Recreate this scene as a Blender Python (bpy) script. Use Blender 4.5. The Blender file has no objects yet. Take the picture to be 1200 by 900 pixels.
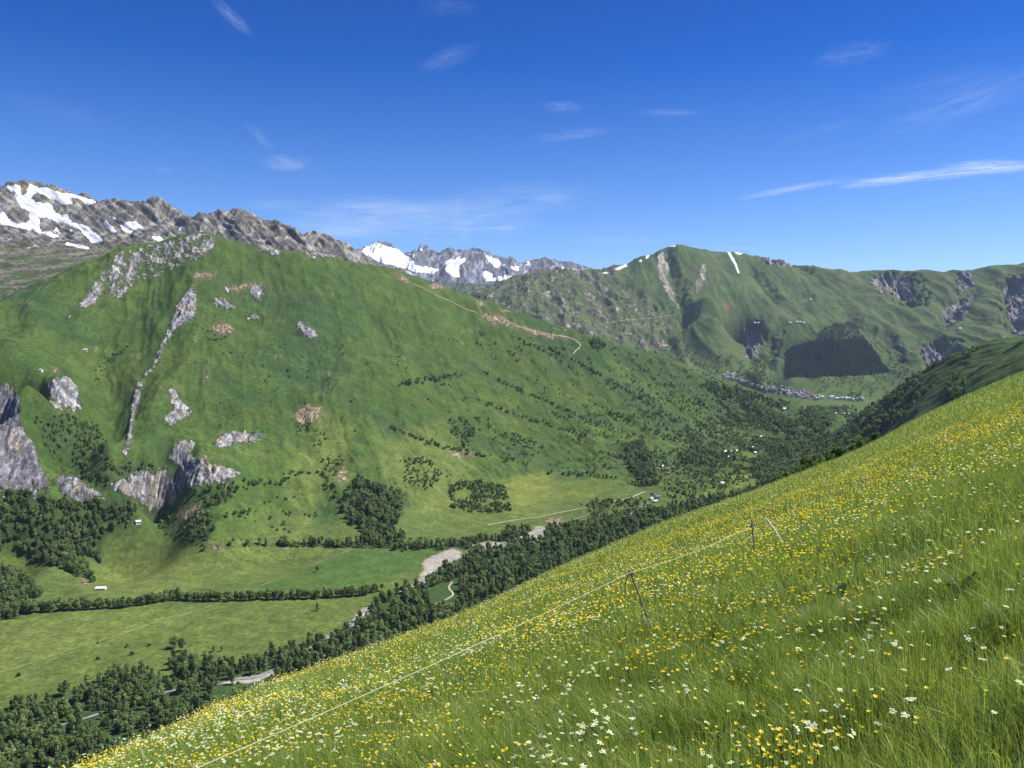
import bpy, math, random
import numpy as np
from mathutils import Vector

random.seed(7)
rng = np.random.default_rng(11)
scene = bpy.context.scene
COL = scene.collection
rad = math.radians

# ------------------------------------------------------------------ camera
F = 966.0                      # focal length in pixels of a 1200 x 900 frame
PITCH = math.atan(55.0 / F)    # looks slightly downhill
CP_, SP_ = math.cos(PITCH), math.sin(PITCH)
cam_d = bpy.data.cameras.new("camera")
cam = bpy.data.objects.new("camera", cam_d)
COL.objects.link(cam)
cam.location = (0, 0, 0)
cam.rotation_euler = (rad(90) - PITCH, 0, 0)
cam_d.sensor_width = 36.0
cam_d.lens = 36.0 * F / 1200.0
cam_d.clip_start = 0.1
cam_d.clip_end = 60000
scene.camera = cam


def ray(u, v):
    """pixel of the 1200x900 photo -> (azimuth, slope) of the sight line"""
    u = np.asarray(u, float); v = np.asarray(v, float)
    x = u - 600.0
    yu = 450.0 - v
    fy = F * CP_ + yu * SP_
    fz = -F * SP_ + yu * CP_
    return np.arctan2(x, fy), fz / np.hypot(x, fy)


def P3(u, v, r):
    t, e = ray(u, v)
    return np.stack([r * np.sin(t), r * np.cos(t), r * e], -1)


def pix(X, Y, Z):
    dep = Y * CP_ - Z * SP_
    up = Y * SP_ + Z * CP_
    dep = np.where(dep < 0.05, 0.05, dep)
    return 600 + F * X / dep, 450 - F * up / dep


# ------------------------------------------------------------------ noise
def _hash(ix, iy, seed):
    h = (ix.astype(np.int64) * 374761393 + iy.astype(np.int64) * 668265263 + seed * 974634777) & 0xFFFFFFFF
    h = ((h ^ (h >> 13)) * 1274126177) & 0xFFFFFFFF
    return (h ^ (h >> 16)) & 0xFFFF


_GA = np.linspace(0, 2 * np.pi, 65536, endpoint=False)
_GX, _GY = np.cos(_GA).astype(np.float32), np.sin(_GA).astype(np.float32)


def perlin(x, y, seed=0):
    x = np.asarray(x, np.float64); y = np.asarray(y, np.float64)
    x0 = np.floor(x); y0 = np.floor(y)
    fx = (x - x0).astype(np.float32); fy = (y - y0).astype(np.float32)
    ix = x0.astype(np.int64); iy = y0.astype(np.int64)
    sx = fx * fx * fx * (fx * (fx * 6 - 15) + 10)
    sy = fy * fy * fy * (fy * (fy * 6 - 15) + 10)

    def g(dx, dy):
        h = _hash(ix + dx, iy + dy, seed)
        return _GX[h] * (fx - dx) + _GY[h] * (fy - dy)
    a = g(0, 0); b = g(1, 0); c = g(0, 1); d = g(1, 1)
    top = a + (b - a) * sx
    bot = c + (d - c) * sx
    return (top + (bot - top) * sy) * 1.5


def fbm(x, y, octv=4, seed=0, gain=0.5):
    s = 0; a = 1.0; n = 0
    for k in range(octv):
        s = s + a * perlin(x * 2 ** k, y * 2 ** k, seed + 31 * k)
        n += a; a *= gain
    return s / n


def ridged(x, y, octv=4, seed=0, gain=0.5):
    s = 0; a = 1.0; n = 0
    for k in range(octv):
        s = s + a * (1 - np.abs(perlin(x * 2 ** k, y * 2 ** k, seed + 17 * k)) * 1.6)
        n += a; a *= gain
    return s / n


def sstep(a, b, x):
    t = np.clip((x - a) / (b - a), 0, 1)
    return t * t * (3 - 2 * t)


# ------------------------------------------------------------------ mesh helpers
def mesh_np(name, verts, faces, mats=(), attrs=None, smooth=False, mat_idx=None):
    """verts (n,3); faces (m,k) one size, or list of such arrays"""
    if not isinstance(faces, list):
        faces = [faces]
    me = bpy.data.meshes.new(name)
    verts = np.ascontiguousarray(verts, np.float32)
    me.vertices.add(len(verts))
    me.vertices.foreach_set("co", verts.ravel())
    nl = sum(f.size for f in faces)
    npol = sum(len(f) for f in faces)
    me.loops.add(nl)
    me.polygons.add(npol)
    me.loops.foreach_set("vertex_index", np.concatenate([f.ravel() for f in faces]).astype(np.int32))
    tot = np.concatenate([np.full(len(f), f.shape[1], np.int32) for f in faces])
    start = np.concatenate([[0], np.cumsum(tot)[:-1]]).astype(np.int32)
    me.polygons.foreach_set("loop_start", start)
    me.polygons.foreach_set("loop_total", tot)
    if smooth:
        me.polygons.foreach_set("use_smooth", np.ones(npol, bool))
    if mat_idx is not None:
        me.polygons.foreach_set("material_index", np.asarray(mat_idx, np.int32))
    for m in mats:
        me.materials.append(m)
    for an, (ty, arr) in (attrs or {}).items():
        at = me.attributes.new(an, ty, 'POINT')
        if ty == 'FLOAT_COLOR':
            if arr.shape[1] == 3:
                arr = np.concatenate([arr, np.ones((len(arr), 1))], 1)
            at.data.foreach_set("color", np.ascontiguousarray(arr, np.float32).ravel())
        elif ty == 'FLOAT_VECTOR':
            at.data.foreach_set("vector", np.ascontiguousarray(arr, np.float32).ravel())
        else:
            at.data.foreach_set("value", np.ascontiguousarray(arr))
    me.update(calc_edges=True)
    return me


def obj(name, me, parent=None, loc=None):
    o = bpy.data.objects.new(name, me)
    COL.objects.link(o)
    if parent is not None:
        o.parent = parent
    if loc is not None:
        o.location = loc
    return o


def tag(o, label, cat, group=None):
    o["label"] = label
    o["category"] = cat
    if group:
        o["group"] = group
    return o


def structure(name, me):
    o = obj(name, me); o["kind"] = "structure"; return o


def stuff(name, me):
    o = obj(name, me); o["kind"] = "stuff"; return o


def grid_faces(nr, nc):
    i = np.arange(nr * nc).reshape(nr, nc)
    return np.stack([i[:-1, :-1], i[:-1, 1:], i[1:, 1:], i[1:, :-1]], -1).reshape(-1, 4)


class MB:
    """collects small solids into one mesh"""
    def __init__(self):
        self.v = []; self.f = []

    def add(self, vs, fs):
        b = len(self.v)
        self.v += [tuple(p) for p in vs]
        self.f += [tuple(b + i for i in f) for f in fs]

    def box(self, x0, x1, y0, y1, z0, z1):
        vs = [(x, y, z) for z in (z0, z1) for y in (y0, y1) for x in (x0, x1)]
        self.add(vs, [(0, 2, 3, 1), (4, 5, 7, 6), (0, 1, 5, 4), (2, 6, 7, 3), (0, 4, 6, 2), (1, 3, 7, 5)])

    def tube(self, pts, radii, n=8, cap=True):
        pts = [Vector(p) for p in pts]
        if not hasattr(radii, '__len__'):
            radii = [radii] * len(pts)
        b = len(self.v)
        ref = None
        for i, p in enumerate(pts):
            d = (pts[min(i + 1, len(pts) - 1)] - pts[max(i - 1, 0)]).normalized()
            if ref is None:
                ref = d.orthogonal().normalized()
            s = (ref - d * ref.dot(d))
            s = s.normalized() if s.length > 1e-6 else d.orthogonal().normalized()
            ref = s
            t = d.cross(s)
            for k in range(n):
                a = 2 * math.pi * k / n
                self.v.append(tuple(p + (s * math.cos(a) + t * math.sin(a)) * radii[i]))
        for i in range(len(pts) - 1):
            for k in range(n):
                a, c = b + i * n + k, b + i * n + (k + 1) % n
                self.f.append((a, c, c + n, a + n))
        if cap:
            self.f.append(tuple(b + k for k in reversed(range(n))))
            e = b + (len(pts) - 1) * n
            self.f.append(tuple(e + k for k in range(n)))

    def mesh(self, name, mat, smooth=False):
        me = bpy.data.meshes.new(name)
        me.from_pydata(self.v, [], self.f)
        me.materials.append(mat)
        if smooth:
            me.polygons.foreach_set("use_smooth", np.ones(len(me.polygons), bool))
        me.update()
        return me


# ------------------------------------------------------------------ materials
def new_mat(name):
    m = bpy.data.materials.new(name)
    m.use_nodes = True
    nt = m.node_tree
    nt.nodes.clear()
    out = nt.nodes.new("ShaderNodeOutputMaterial")
    return m, nt, out


def N(nt, typ, **kw):
    n = nt.nodes.new(typ)
    for k, v in kw.items():
        setattr(n, k, v)
    return n


def noise_node(nt, scale, detail=4, rough=0.6, coord='Object'):
    tc = N(nt, "ShaderNodeTexCoord")
    nz = N(nt, "ShaderNodeTexNoise")
    nz.inputs['Scale'].default_value = scale
    nz.inputs['Detail'].default_value = detail
    nz.inputs['Roughness'].default_value = rough
    nt.links.new(tc.outputs[coord], nz.inputs['Vector'])
    return nz


def ramp(nt, fac, lo, hi, a=0.3, b=0.7):
    r = N(nt, "ShaderNodeMapRange")
    r.inputs['From Min'].default_value = a
    r.inputs['From Max'].default_value = b
    r.inputs['To Min'].default_value = lo
    r.inputs['To Max'].default_value = hi
    nt.links.new(fac, r.inputs['Value'])
    return r.outputs['Result']


def mul_color(nt, col, val):
    m = N(nt, "ShaderNodeVectorMath", operation='SCALE')
    nt.links.new(col, m.inputs[0])
    nt.links.new(val, m.inputs['Scale'])
    return m.outputs['Vector']


def terrain_mat(name, s1, s2, edge_scale, strata_scale, bump_dist, edge_k=0.75, turf=0.3, snow_k=0.45):
    """turf, rock and snow by ground-cover maps; borders, strata and cracks are broken up by noise"""
    m, nt, out = new_mat(name)

    def attr(n, o):
        return N(nt, "ShaderNodeAttribute", attribute_name=n).outputs[o]

    def mth(op, a, b=None, clamp=False):
        n = N(nt, "ShaderNodeMath", operation=op); n.use_clamp = clamp
        for i, q in enumerate((a, b)):
            if q is None:
                continue
            if isinstance(q, (int, float)):
                n.inputs[i].default_value = q
            else:
                nt.links.new(q, n.inputs[i])
        return n.outputs[0]

    def sm(v, a, b):
        n = N(nt, "ShaderNodeMapRange", interpolation_type='SMOOTHSTEP')
        n.inputs['From Min'].default_value = a; n.inputs['From Max'].default_value = b
        nt.links.new(v, n.inputs['Value'])
        return n.outputs['Result']

    def mix(f, a, b):
        n = N(nt, "ShaderNodeMix", data_type='RGBA')
        nt.links.new(f, n.inputs['Factor']); nt.links.new(a, n.inputs['A'])
        if isinstance(b, tuple):
            n.inputs['B'].default_value = b
        else:
            nt.links.new(b, n.inputs['B'])
        return n.outputs['Result']
    n1 = noise_node(nt, s1, 8, 0.72)
    n2 = noise_node(nt, s2, 4, 0.6)
    c = mul_color(nt, attr("cover", 'Color'), ramp(nt, n1.outputs['Fac'], 1 - turf, 1 + turf, 0.32, 0.68))
    c = mul_color(nt, c, ramp(nt, n2.outputs['Fac'], 0.82, 1.18))
    ne = noise_node(nt, edge_scale, 9, 0.68)
    # tilted strata
    tc = N(nt, "ShaderNodeTexCoord")
    mp = N(nt, "ShaderNodeMapping")
    mp.inputs['Rotation'].default_value = (0.55, 0.35, 0.5)
    mp.inputs['Scale'].default_value = (1.0, 0.22, 0.16)
    nt.links.new(tc.outputs['Object'], mp.inputs['Vector'])
    ns = N(nt, "ShaderNodeTexNoise"); ns.inputs['Scale'].default_value = strata_scale; ns.inputs['Detail'].default_value = 7; ns.inputs['Roughness'].default_value = 0.7
    nt.links.new(mp.outputs[0], ns.inputs['Vector'])
    crack = sm(mth('ABSOLUTE', mth('SUBTRACT', ns.outputs['Fac'], 0.5)), 0.0, 0.05)
    st = mul_color(nt, attr("stone", 'Color'), ramp(nt, ns.outputs['Fac'], 0.42, 1.5, 0.37, 0.63))
    st = mul_color(nt, st, ramp(nt, crack, 0.5, 1.0, 0, 1))
    st = mul_color(nt, st, ramp(nt, ne.outputs['Fac'], 0.75, 1.25))
    e0 = mth('MULTIPLY', mth('SUBTRACT', ne.outputs['Fac'], 0.5), edge_k * 2)
    rm = sm(mth('ADD', attr("rock", 'Fac'), e0), 0.42, 0.58)
    rm = mth('MULTIPLY', rm, sm(attr("rock", 'Fac'), 0.02, 0.12))
    wm_ = sm(mth('ADD', attr("snow", 'Fac'), mth('MULTIPLY', e0, snow_k)), 0.40, 0.60)
    c = mix(rm, c, st)
    sn = N(nt, "ShaderNodeRGB"); sn.outputs[0].default_value = (0.78, 0.79, 0.82, 1)
    c = mix(wm_, c, mul_color(nt, sn.outputs[0], ramp(nt, n1.outputs['Fac'], 0.80, 1.08)))
    b = N(nt, "ShaderNodeBsdfPrincipled")
    nt.links.new(c, b.inputs['Base Color'])
    b.inputs['Roughness'].default_value = 0.9
    b.inputs['Specular IOR Level'].default_value = 0.12
    rocky = mth('MULTIPLY', rm, mth('SUBTRACT', 1.0, wm_))
    h = mth('ADD', mth('MULTIPLY', ns.outputs['Fac'], mth('ADD', mth('MULTIPLY', rocky, 1.5), 0.0)), mth('MULTIPLY', ne.outputs['Fac'], mth('ADD', mth('MULTIPLY', rocky, 1.2), 0.25)))
    bp = N(nt, "ShaderNodeBump")
    bp.inputs['Distance'].default_value = bump_dist
    bp.inputs['Strength'].default_value = 0.9
    nt.links.new(h, bp.inputs['Height'])
    nt.links.new(bp.outputs['Normal'], b.inputs['Normal'])
    nt.links.new(b.outputs[0], out.inputs['Surface'])
    return m


def plain_mat(name, col, rough=0.8, nscale=3.0, lo=0.8, hi=1.2, spec=0.3, bump=0.0):
    m, nt, out = new_mat(name)
    rgb = N(nt, "ShaderNodeRGB"); rgb.outputs[0].default_value = (*col, 1)
    nz = noise_node(nt, nscale, 5, 0.65)
    c = mul_color(nt, rgb.outputs[0], ramp(nt, nz.outputs['Fac'], lo, hi))
    b = N(nt, "ShaderNodeBsdfPrincipled")
    nt.links.new(c, b.inputs['Base Color'])
    b.inputs['Roughness'].default_value = rough
    b.inputs['Specular IOR Level'].default_value = spec
    if bump:
        bp = N(nt, "ShaderNodeBump"); bp.inputs['Distance'].default_value = bump
        nt.links.new(nz.outputs['Fac'], bp.inputs['Height'])
        nt.links.new(bp.outputs['Normal'], b.inputs['Normal'])
    nt.links.new(b.outputs[0], out.inputs['Surface'])
    return m


def leaf_mat(name, attr="tint", trans=0.3, inst_var=0.0, gloss=0.0, hue=0.0):
    m, nt, out = new_mat(name)
    at = N(nt, "ShaderNodeAttribute", attribute_name=attr)
    c = at.outputs['Color']
    if inst_var:
        oi = N(nt, "ShaderNodeObjectInfo")
        c = mul_color(nt, c, ramp(nt, oi.outputs['Random'], 1 - inst_var, 1 + inst_var, 0, 1))
        if hue:
            hs = N(nt, "ShaderNodeHueSaturation")
            w = N(nt, "ShaderNodeTexWhiteNoise", noise_dimensions='1D')
            nt.links.new(oi.outputs['Random'], w.inputs['W'])
            nt.links.new(ramp(nt, w.outputs['Value'], 0.5 - hue, 0.5 + hue, 0, 1), hs.inputs['Hue'])
            nt.links.new(c, hs.inputs['Color'])
            c = hs.outputs['Color']
    d = N(nt, "ShaderNodeBsdfDiffuse")
    t = N(nt, "ShaderNodeBsdfTranslucent")
    nt.links.new(c, d.inputs['Color'])
    nt.links.new(c, t.inputs['Color'])
    mx = N(nt, "ShaderNodeMixShader"); mx.inputs[0].default_value = trans
    nt.links.new(d.outputs[0], mx.inputs[1]); nt.links.new(t.outputs[0], mx.inputs[2])
    last = mx.outputs[0]
    if gloss:
        g = N(nt, "ShaderNodeBsdfGlossy"); g.inputs['Roughness'].default_value = 0.45
        mg = N(nt, "ShaderNodeMixShader"); mg.inputs[0].default_value = gloss
        nt.links.new(last, mg.inputs[1]); nt.links.new(g.outputs[0], mg.inputs[2])
        last = mg.outputs[0]
    nt.links.new(last, out.inputs['Surface'])
    return m


# ------------------------------------------------------------------ terrain from survey points
def cline(pts, n=3):
    """polyline of (u, v, r) -> world points, n per span"""
    out = []
    for a, b in zip(pts[:-1], pts[1:]):
        for k in range(n):
            t = k / n
            out.append([a[i] + (b[i] - a[i]) * t for i in range(3)])
    out.append(list(pts[-1]))
    A = np.array(out, float)
    return P3(A[:, 0], A[:, 1], A[:, 2])


def cz(pts):
    """(u, v, z): point of the sight line at height z"""
    A = np.array(pts, float)
    t, e = ray(A[:, 0], A[:, 1])
    r = A[:, 2] / e
    return np.stack([r * np.sin(t), r * np.cos(t), A[:, 2]], -1)


def ch(pts):
    """(u, r, z) hidden support"""
    A = np.array(pts, float)
    t, e = ray(A[:, 0], np.full(len(A), 420.0))
    return np.stack([A[:, 1] * np.sin(t), A[:, 1] * np.cos(t), A[:, 2]], -1)


def behind(crest, dr, dz):
    r = np.hypot(crest[:, 0], crest[:, 1])
    k = (r + dr) / r
    return np.stack([crest[:, 0] * k, crest[:, 1] * k, crest[:, 2] - dz], -1)


class Layer:
    def __init__(self, u0, u1, nu, r0, r1, nr, ctrl, c):
        us = np.linspace(u0, u1, nu)
        self.th, _ = ray(us, np.full(nu, 430.0))
        self.r = np.exp(np.linspace(math.log(r0), math.log(r1), nr))
        T, R = np.meshgrid(self.th, self.r)
        self.X = R * np.sin(T); self.Y = R * np.cos(T)
        self.R = R
        P = np.concatenate(ctrl)
        xy = P[:, :2] / 1000.0
        c = c / 1000.0
        d = np.sqrt(((xy[:, None] - xy[None]) ** 2).sum(-1) + c * c)
        n = len(P)
        A = np.zeros((n + 3, n + 3))
        A[:n, :n] = d
        A[:n, :n] += np.eye(n) * -0.0006
        A[:n, n] = 1; A[:n, n + 1:] = xy
        A[n:, :n] = A[:n, n:].T
        w = np.linalg.solve(A, np.concatenate([P[:, 2], np.zeros(3)]))
        qx = (self.X / 1000).ravel().astype(np.float32); qy = (self.Y / 1000).ravel().astype(np.float32)
        Z = np.empty(len(qx), np.float32)
        xf = xy.astype(np.float32); wf = w.astype(np.float32)
        for s in range(0, len(qx), 60000):
            e = s + 60000
            dd = (qx[s:e, None] - xf[None, :, 0]) ** 2
            dd += (qy[s:e, None] - xf[None, :, 1]) ** 2
            dd += np.float32(c * c)
            np.sqrt(dd, out=dd)
            Z[s:e] = dd @ wf[:n]
        Z += wf[n] + wf[n + 1] * qx + wf[n + 2] * qy
        self.Z = Z.reshape(self.X.shape).astype(np.float64)

    def project(self):
        self.U, self.V = pix(self.X, self.Y, self.Z)

    def height(self, x, y):
        r = np.hypot(x, y); t = np.arctan2(x, y)
        fi = np.interp(np.log(r), np.log(self.r), np.arange(len(self.r)))
        fj = np.interp(t, self.th, np.arange(len(self.th)))
        i = np.minimum(fi.astype(int), len(self.r) - 2); j = np.minimum(fj.astype(int), len(self.th) - 2)
        a = fi - i; b = fj - j
        Z = self.Z
        return (Z[i, j] * (1 - a) * (1 - b) + Z[i + 1, j] * a * (1 - b) + Z[i, j + 1] * (1 - a) * b + Z[i + 1, j + 1] * a * b)

    def hit(self, u, v):
        """where sight lines meet this terrain first: (n,3), nan when they miss"""
        t, e = ray(np.atleast_1d(u), np.atleast_1d(v))
        out = np.full((len(t), 3), np.nan)
        fj = np.interp(t, self.th, np.arange(len(self.th)))
        j = np.minimum(fj.astype(int), len(self.th) - 2); b = fj - j
        for s in range(0, len(t), 4000):
            q = slice(s, s + 4000)
            prof = self.Z[:, j[q]] * (1 - b[q]) + self.Z[:, j[q] + 1] * b[q]
            g = prof - self.r[:, None] * e[q][None]
            ok = g > 0
            k = ok.argmax(0)
            good = ok.any(0) & (k > 0)
            idx = np.arange(g.shape[1])
            km = np.maximum(k - 1, 0)
            g0 = g[km, idx]; g1 = g[k, idx]
            f = np.where(good, -g0 / np.where(good, g1 - g0, 1), 0)
            r = self.r[km] + (self.r[k] - self.r[km]) * f
            o = np.stack([r * np.sin(t[q]), r * np.cos(t[q]), r * e[q]], -1)
            o[~good] = np.nan
            out[q] = o
        return out


def inpoly(U, V, poly, pad=0):
    """even-odd test of many points, limited to the polygon's box"""
    poly = np.asarray(poly, float)
    res = np.zeros(U.shape, bool)
    m = (U > poly[:, 0].min() - pad) & (U < poly[:, 0].max() + pad) & (V > poly[:, 1].min() - pad) & (V < poly[:, 1].max() + pad)
    x = U[m]; y = V[m]
    ins = np.zeros(len(x), bool)
    n = len(poly)
    for i in range(n):
        x1, y1 = poly[i]; x2, y2 = poly[(i + 1) % n]
        if y1 == y2:
            continue
        c = ((y1 > y) != (y2 > y)) & (x < (x2 - x1) * (y - y1) / (y2 - y1) + x1)
        ins ^= c
    res[m] = ins
    return res


def linedist(U, V, line, lim):
    line = np.asarray(line, float)
    D = np.full(U.shape, 1e9, np.float32)
    m = (U > line[:, 0].min() - lim) & (U < line[:, 0].max() + lim) & (V > line[:, 1].min() - lim) & (V < line[:, 1].max() + lim)
    x = U[m]; y = V[m]
    d = np.full(len(x), 1e9)
    for (x1, y1), (x2, y2) in zip(line[:-1], line[1:]):
        L = (x2 - x1) ** 2 + (y2 - y1) ** 2
        t = np.clip(((x - x1) * (x2 - x1) + (y - y1) * (y2 - y1)) / L, 0, 1)
        d = np.minimum(d, np.hypot(x - x1 - t * (x2 - x1), y - y1 - t * (y2 - y1)))
    D[m] = d
    return D

# ------------------------------------------------------------------ near valley: slopes, valley floor and side hill
crestB = cline([(-150, 395, 2450), (-60, 372, 2550), (0, 353, 2620), (50, 332, 2680), (93, 312, 2720), (133, 297, 2750),
                (190, 287, 2780), (213, 278, 2790), (245, 273, 2800), (300, 288, 2830), (350, 296, 2870), (400, 303, 2900),
                (470, 319, 2990), (530, 336, 3062), (600, 363, 3120), (650, 379, 3150), (700, 396, 3200), (760, 412, 3300),
                (830, 441, 3400), (900, 467, 3500), (940, 479, 3450), (968, 494, 3300)], 3)
ridgeF = cline([(1320, 350, 2250), (1200, 399, 2300), (1150, 406, 2400), (1100, 425, 2500), (1060, 450, 2600),
                (1020, 480, 2700), (990, 500, 2750)], 3)
riverB = cz([(-120, 915, -418), (0, 880, -416), (100, 845, -414), (270, 793, -410), (330, 765, -408), (400, 735, -405), (460, 695, -402),
             (520, 660, -400), (575, 642, -393), (630, 626, -385), (700, 600, -378), (760, 585, -373), (830, 570, -363), (900, 558, -355), (965, 533, -347)])
ctrlB = [
    crestB, behind(crestB[:-4:2], 350, 190), behind(crestB[:-4:2], 900, 420),
    ridgeF, behind(ridgeF[::2], 500, 160), behind(ridgeF[::2], 1000, 330), riverB,
    cz([(0, 790, -408), (200, 722, -402), (0, 740, -404), (100, 700, -399), (300, 692, -400), (400, 655, -399), (300, 646, -397),
        (200, 641, -394), (170, 622, -387), (450, 652, -399), (250, 740, -404), (380, 705, -402), (120, 770, -407), (-120, 800, -409), (-120, 720, -398),
        (0, 705, -398), (0, 650, -378), (0, 600, -340), (0, 577, -318), (80, 590, -334), (150, 598, -350), (-120, 600, -330), (-120, 660, -370),
        (60, 650, -381), (120, 640, -388), (500, 640, -398), (560, 632, -394)]),
    cline([(0, 574, 1705), (0, 520, 1790), (0, 455, 1890)], 2), cline([(-110, 560, 1650), (-110, 450, 1800), (-110, 410, 2100)], 2),
    cline([(55, 578, 1720), (45, 530, 1800), (22, 465, 1910)], 2), cline([(72, 480, 1960), (72, 445, 2030)], 2),
    cline([(0, 425, 2130), (0, 390, 2400)], 1), cline([(50, 405, 2280), (30, 370, 2480)], 1),
    cline([(100, 565, 1790), (115, 530, 1930), (125, 480, 2140), (138, 420, 2360), (155, 370, 2540), (175, 325, 2690)], 2),
    cline([(125, 575, 1740), (100, 520, 1920)], 1), cline([(80, 560, 1790), (70, 510, 1880)], 1),
    cline([(232, 300, 2720), (225, 340, 2570), (202, 395, 2370), (178, 445, 2180), (158, 495, 2000), (145, 540, 1860), (150, 580, 1735)], 2),
    cline([(300, 340, 2620), (300, 400, 2400), (300, 460, 2180), (300, 520, 1970), (300, 580, 1770), (300, 634, 1590)], 2),
    cline([(215, 480, 2060), (220, 540, 1860), (220, 590, 1720), (235, 630, 1595)], 2),
    cline([(420, 345, 2730), (420, 400, 2500), (420, 460, 2270), (420, 520, 2030), (420, 580, 1790), (420, 632, 1600)], 2),
    cline([(540, 380, 2870), (540, 430, 2650), (540, 480, 2420), (540, 530, 2180), (540, 580, 1920), (540, 622, 1700)], 2),
    cline([(650, 420, 2950), (650, 470, 2700), (650, 520, 2420), (650, 570, 2080), (650, 604, 1800)], 2),
    cline([(760, 445, 3080), (760, 480, 2800), (760, 520, 2480), (760, 556, 2160)], 2),
    cline([(850, 475, 3150), (850, 510, 2800), (850, 545, 2350)], 2), cline([(925, 505, 3000), (930, 528, 2650)], 1),
    cline([(1200, 436, 1550), (1130, 460, 1850), (1090, 482, 1950), (1050, 505, 2100), (1005, 530, 2250)], 1), cline([(1320, 410, 1500), (1250, 420, 1530)], 1),
    cline([(1150, 430, 2120), (1100, 452, 2230)], 1),
    ch([(0, 450, -330), (-120, 450, -330), (300, 450, -310), (600, 450, -270), (800, 500, -260), (1000, 600, -250), (1200, 700, -230), (1350, 700, -200),
        (300, 700, -400), (150, 700, -405), (0, 700, -410), (600, 800, -390), (600, 1100, -402), (800, 1000, -372), (800, 1400, -384), (1000, 1300, -335),
        (1000, 1800, -335), (1200, 1100, -190), (450, 900, -410), (450, 650, -385)]),
    ch([(975, 2900, -354), (990, 3200, -358), (985, 3700, -372), (960, 3600, -372)]),
]
B = Layer(-110, 1310, 1180, 430, 4000, 1480, ctrlB, 75.0)
B.project()
X, Y = B.X, B.Y
flat = sstep(-385, -350, B.Z)
slope = flat * sstep(700, 1500, B.R)
n_big = fbm(X / 260, Y / 260, 4, 3)
n_mid = ridged(X / 120 + 0.4 * n_big, Y / 150, 4, 9)
# shallow gullies running down the slope towards the river
gl = ridged(X / 75 + Y / 210 + 0.6 * n_big, Y / 420 - X / 900, 3, 21)
B.Z += slope * (n_big * 18 + (n_mid - 0.6) * 12 + (gl - 0.6) * 10) * sstep(0, 160, np.abs(B.Z - 400) + 60)
B.Z += (1 - flat) * fbm(X / 90, Y / 90, 3, 5) * 1.6
B.project()


def wobble(U, V, X, Y, amp, sc, seed):
    return U + fbm(X / sc, Y / sc, 3, seed) * amp, V + fbm(X / sc + 50, Y / sc, 3, seed + 1) * amp


rockB_polys = [
    [(-130, 470), (-60, 452), (0, 455), (12, 452), (20, 462), (25, 480), (22, 495), (30, 505), (38, 520), (45, 530), (44, 545), (55, 560), (60, 575), (40, 582), (0, 575), (-130, 580)],
    [(60, 565), (75, 558), (95, 565), (120, 582), (128, 590), (100, 588), (75, 582)],
    [(57, 450), (68, 443), (83, 445), (92, 458), (94, 472), (88, 483), (70, 482), (57, 475)],
    [(215, 345), (222, 337), (231, 345), (230, 365), (222, 378), (208, 382), (201, 393), (192, 408), (187, 422), (182, 430), (179, 429), (187, 408), (196, 390), (203, 372), (207, 360)],
    [(162, 447), (168, 446), (164, 468), (158, 485), (156, 505), (153, 520), (146, 536), (141, 537), (149, 515), (152, 495), (155, 470)],
    [(128, 568), (140, 562), (165, 553), (195, 552), (198, 562), (215, 568), (208, 585), (190, 599), (175, 602), (160, 590), (140, 577)],
    [(195, 538), (205, 524), (215, 516), (227, 520), (222, 540), (240, 535), (247, 545), (265, 550), (287, 555), (265, 565), (240, 568), (220, 573), (205, 565), (212, 545)],
    [(177, 432), (180, 435), (172, 443), (168, 445), (171, 438)],
    [(250, 520), (258, 512), (280, 505), (295, 510), (310, 508), (305, 515), (280, 520), (255, 527)],
    [(190, 495), (203, 480), (200, 470), (196, 458), (203, 452), (208, 462), (215, 475), (225, 480), (222, 490), (205, 495), (200, 502)],
    [(293, 338), (305, 334), (309, 345), (303, 356), (296, 350)],
    [(345, 374), (358, 380), (374, 393), (366, 400), (355, 393), (347, 380)],
    [(262, 335), (270, 338), (271, 346), (264, 343)],
    [(245, 352), (262, 350), (278, 362), (255, 361)],
    [(288, 370), (300, 367), (305, 375), (290, 377)],
    [(88, 363), (102, 345), (113, 330), (122, 335), (118, 348), (108, 358)], [(78, 372), (86, 366), (82, 378)],
    [(127, 341), (130, 315), (135, 298), (142, 294), (148, 297), (140, 325), (133, 345)], [(146, 330), (152, 305), (160, 292), (168, 292), (163, 315), (155, 330)], [(136, 345), (148, 334), (158, 332), (142, 350)],
    [(172, 312), (180, 290), (188, 286), (184, 305), (176, 322)], [(184, 312), (196, 284), (203, 282), (199, 298), (192, 312)],
    [(204, 305), (213, 281), (222, 276), (240, 271), (228, 284), (216, 296), (210, 306)], [(229, 297), (240, 279), (251, 280), (249, 293), (238, 300)],
    [(300, 286), (318, 290), (337, 299), (325, 301), (305, 294)], [(352, 293), (380, 297), (402, 303), (375, 304), (355, 298)],
]
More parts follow.
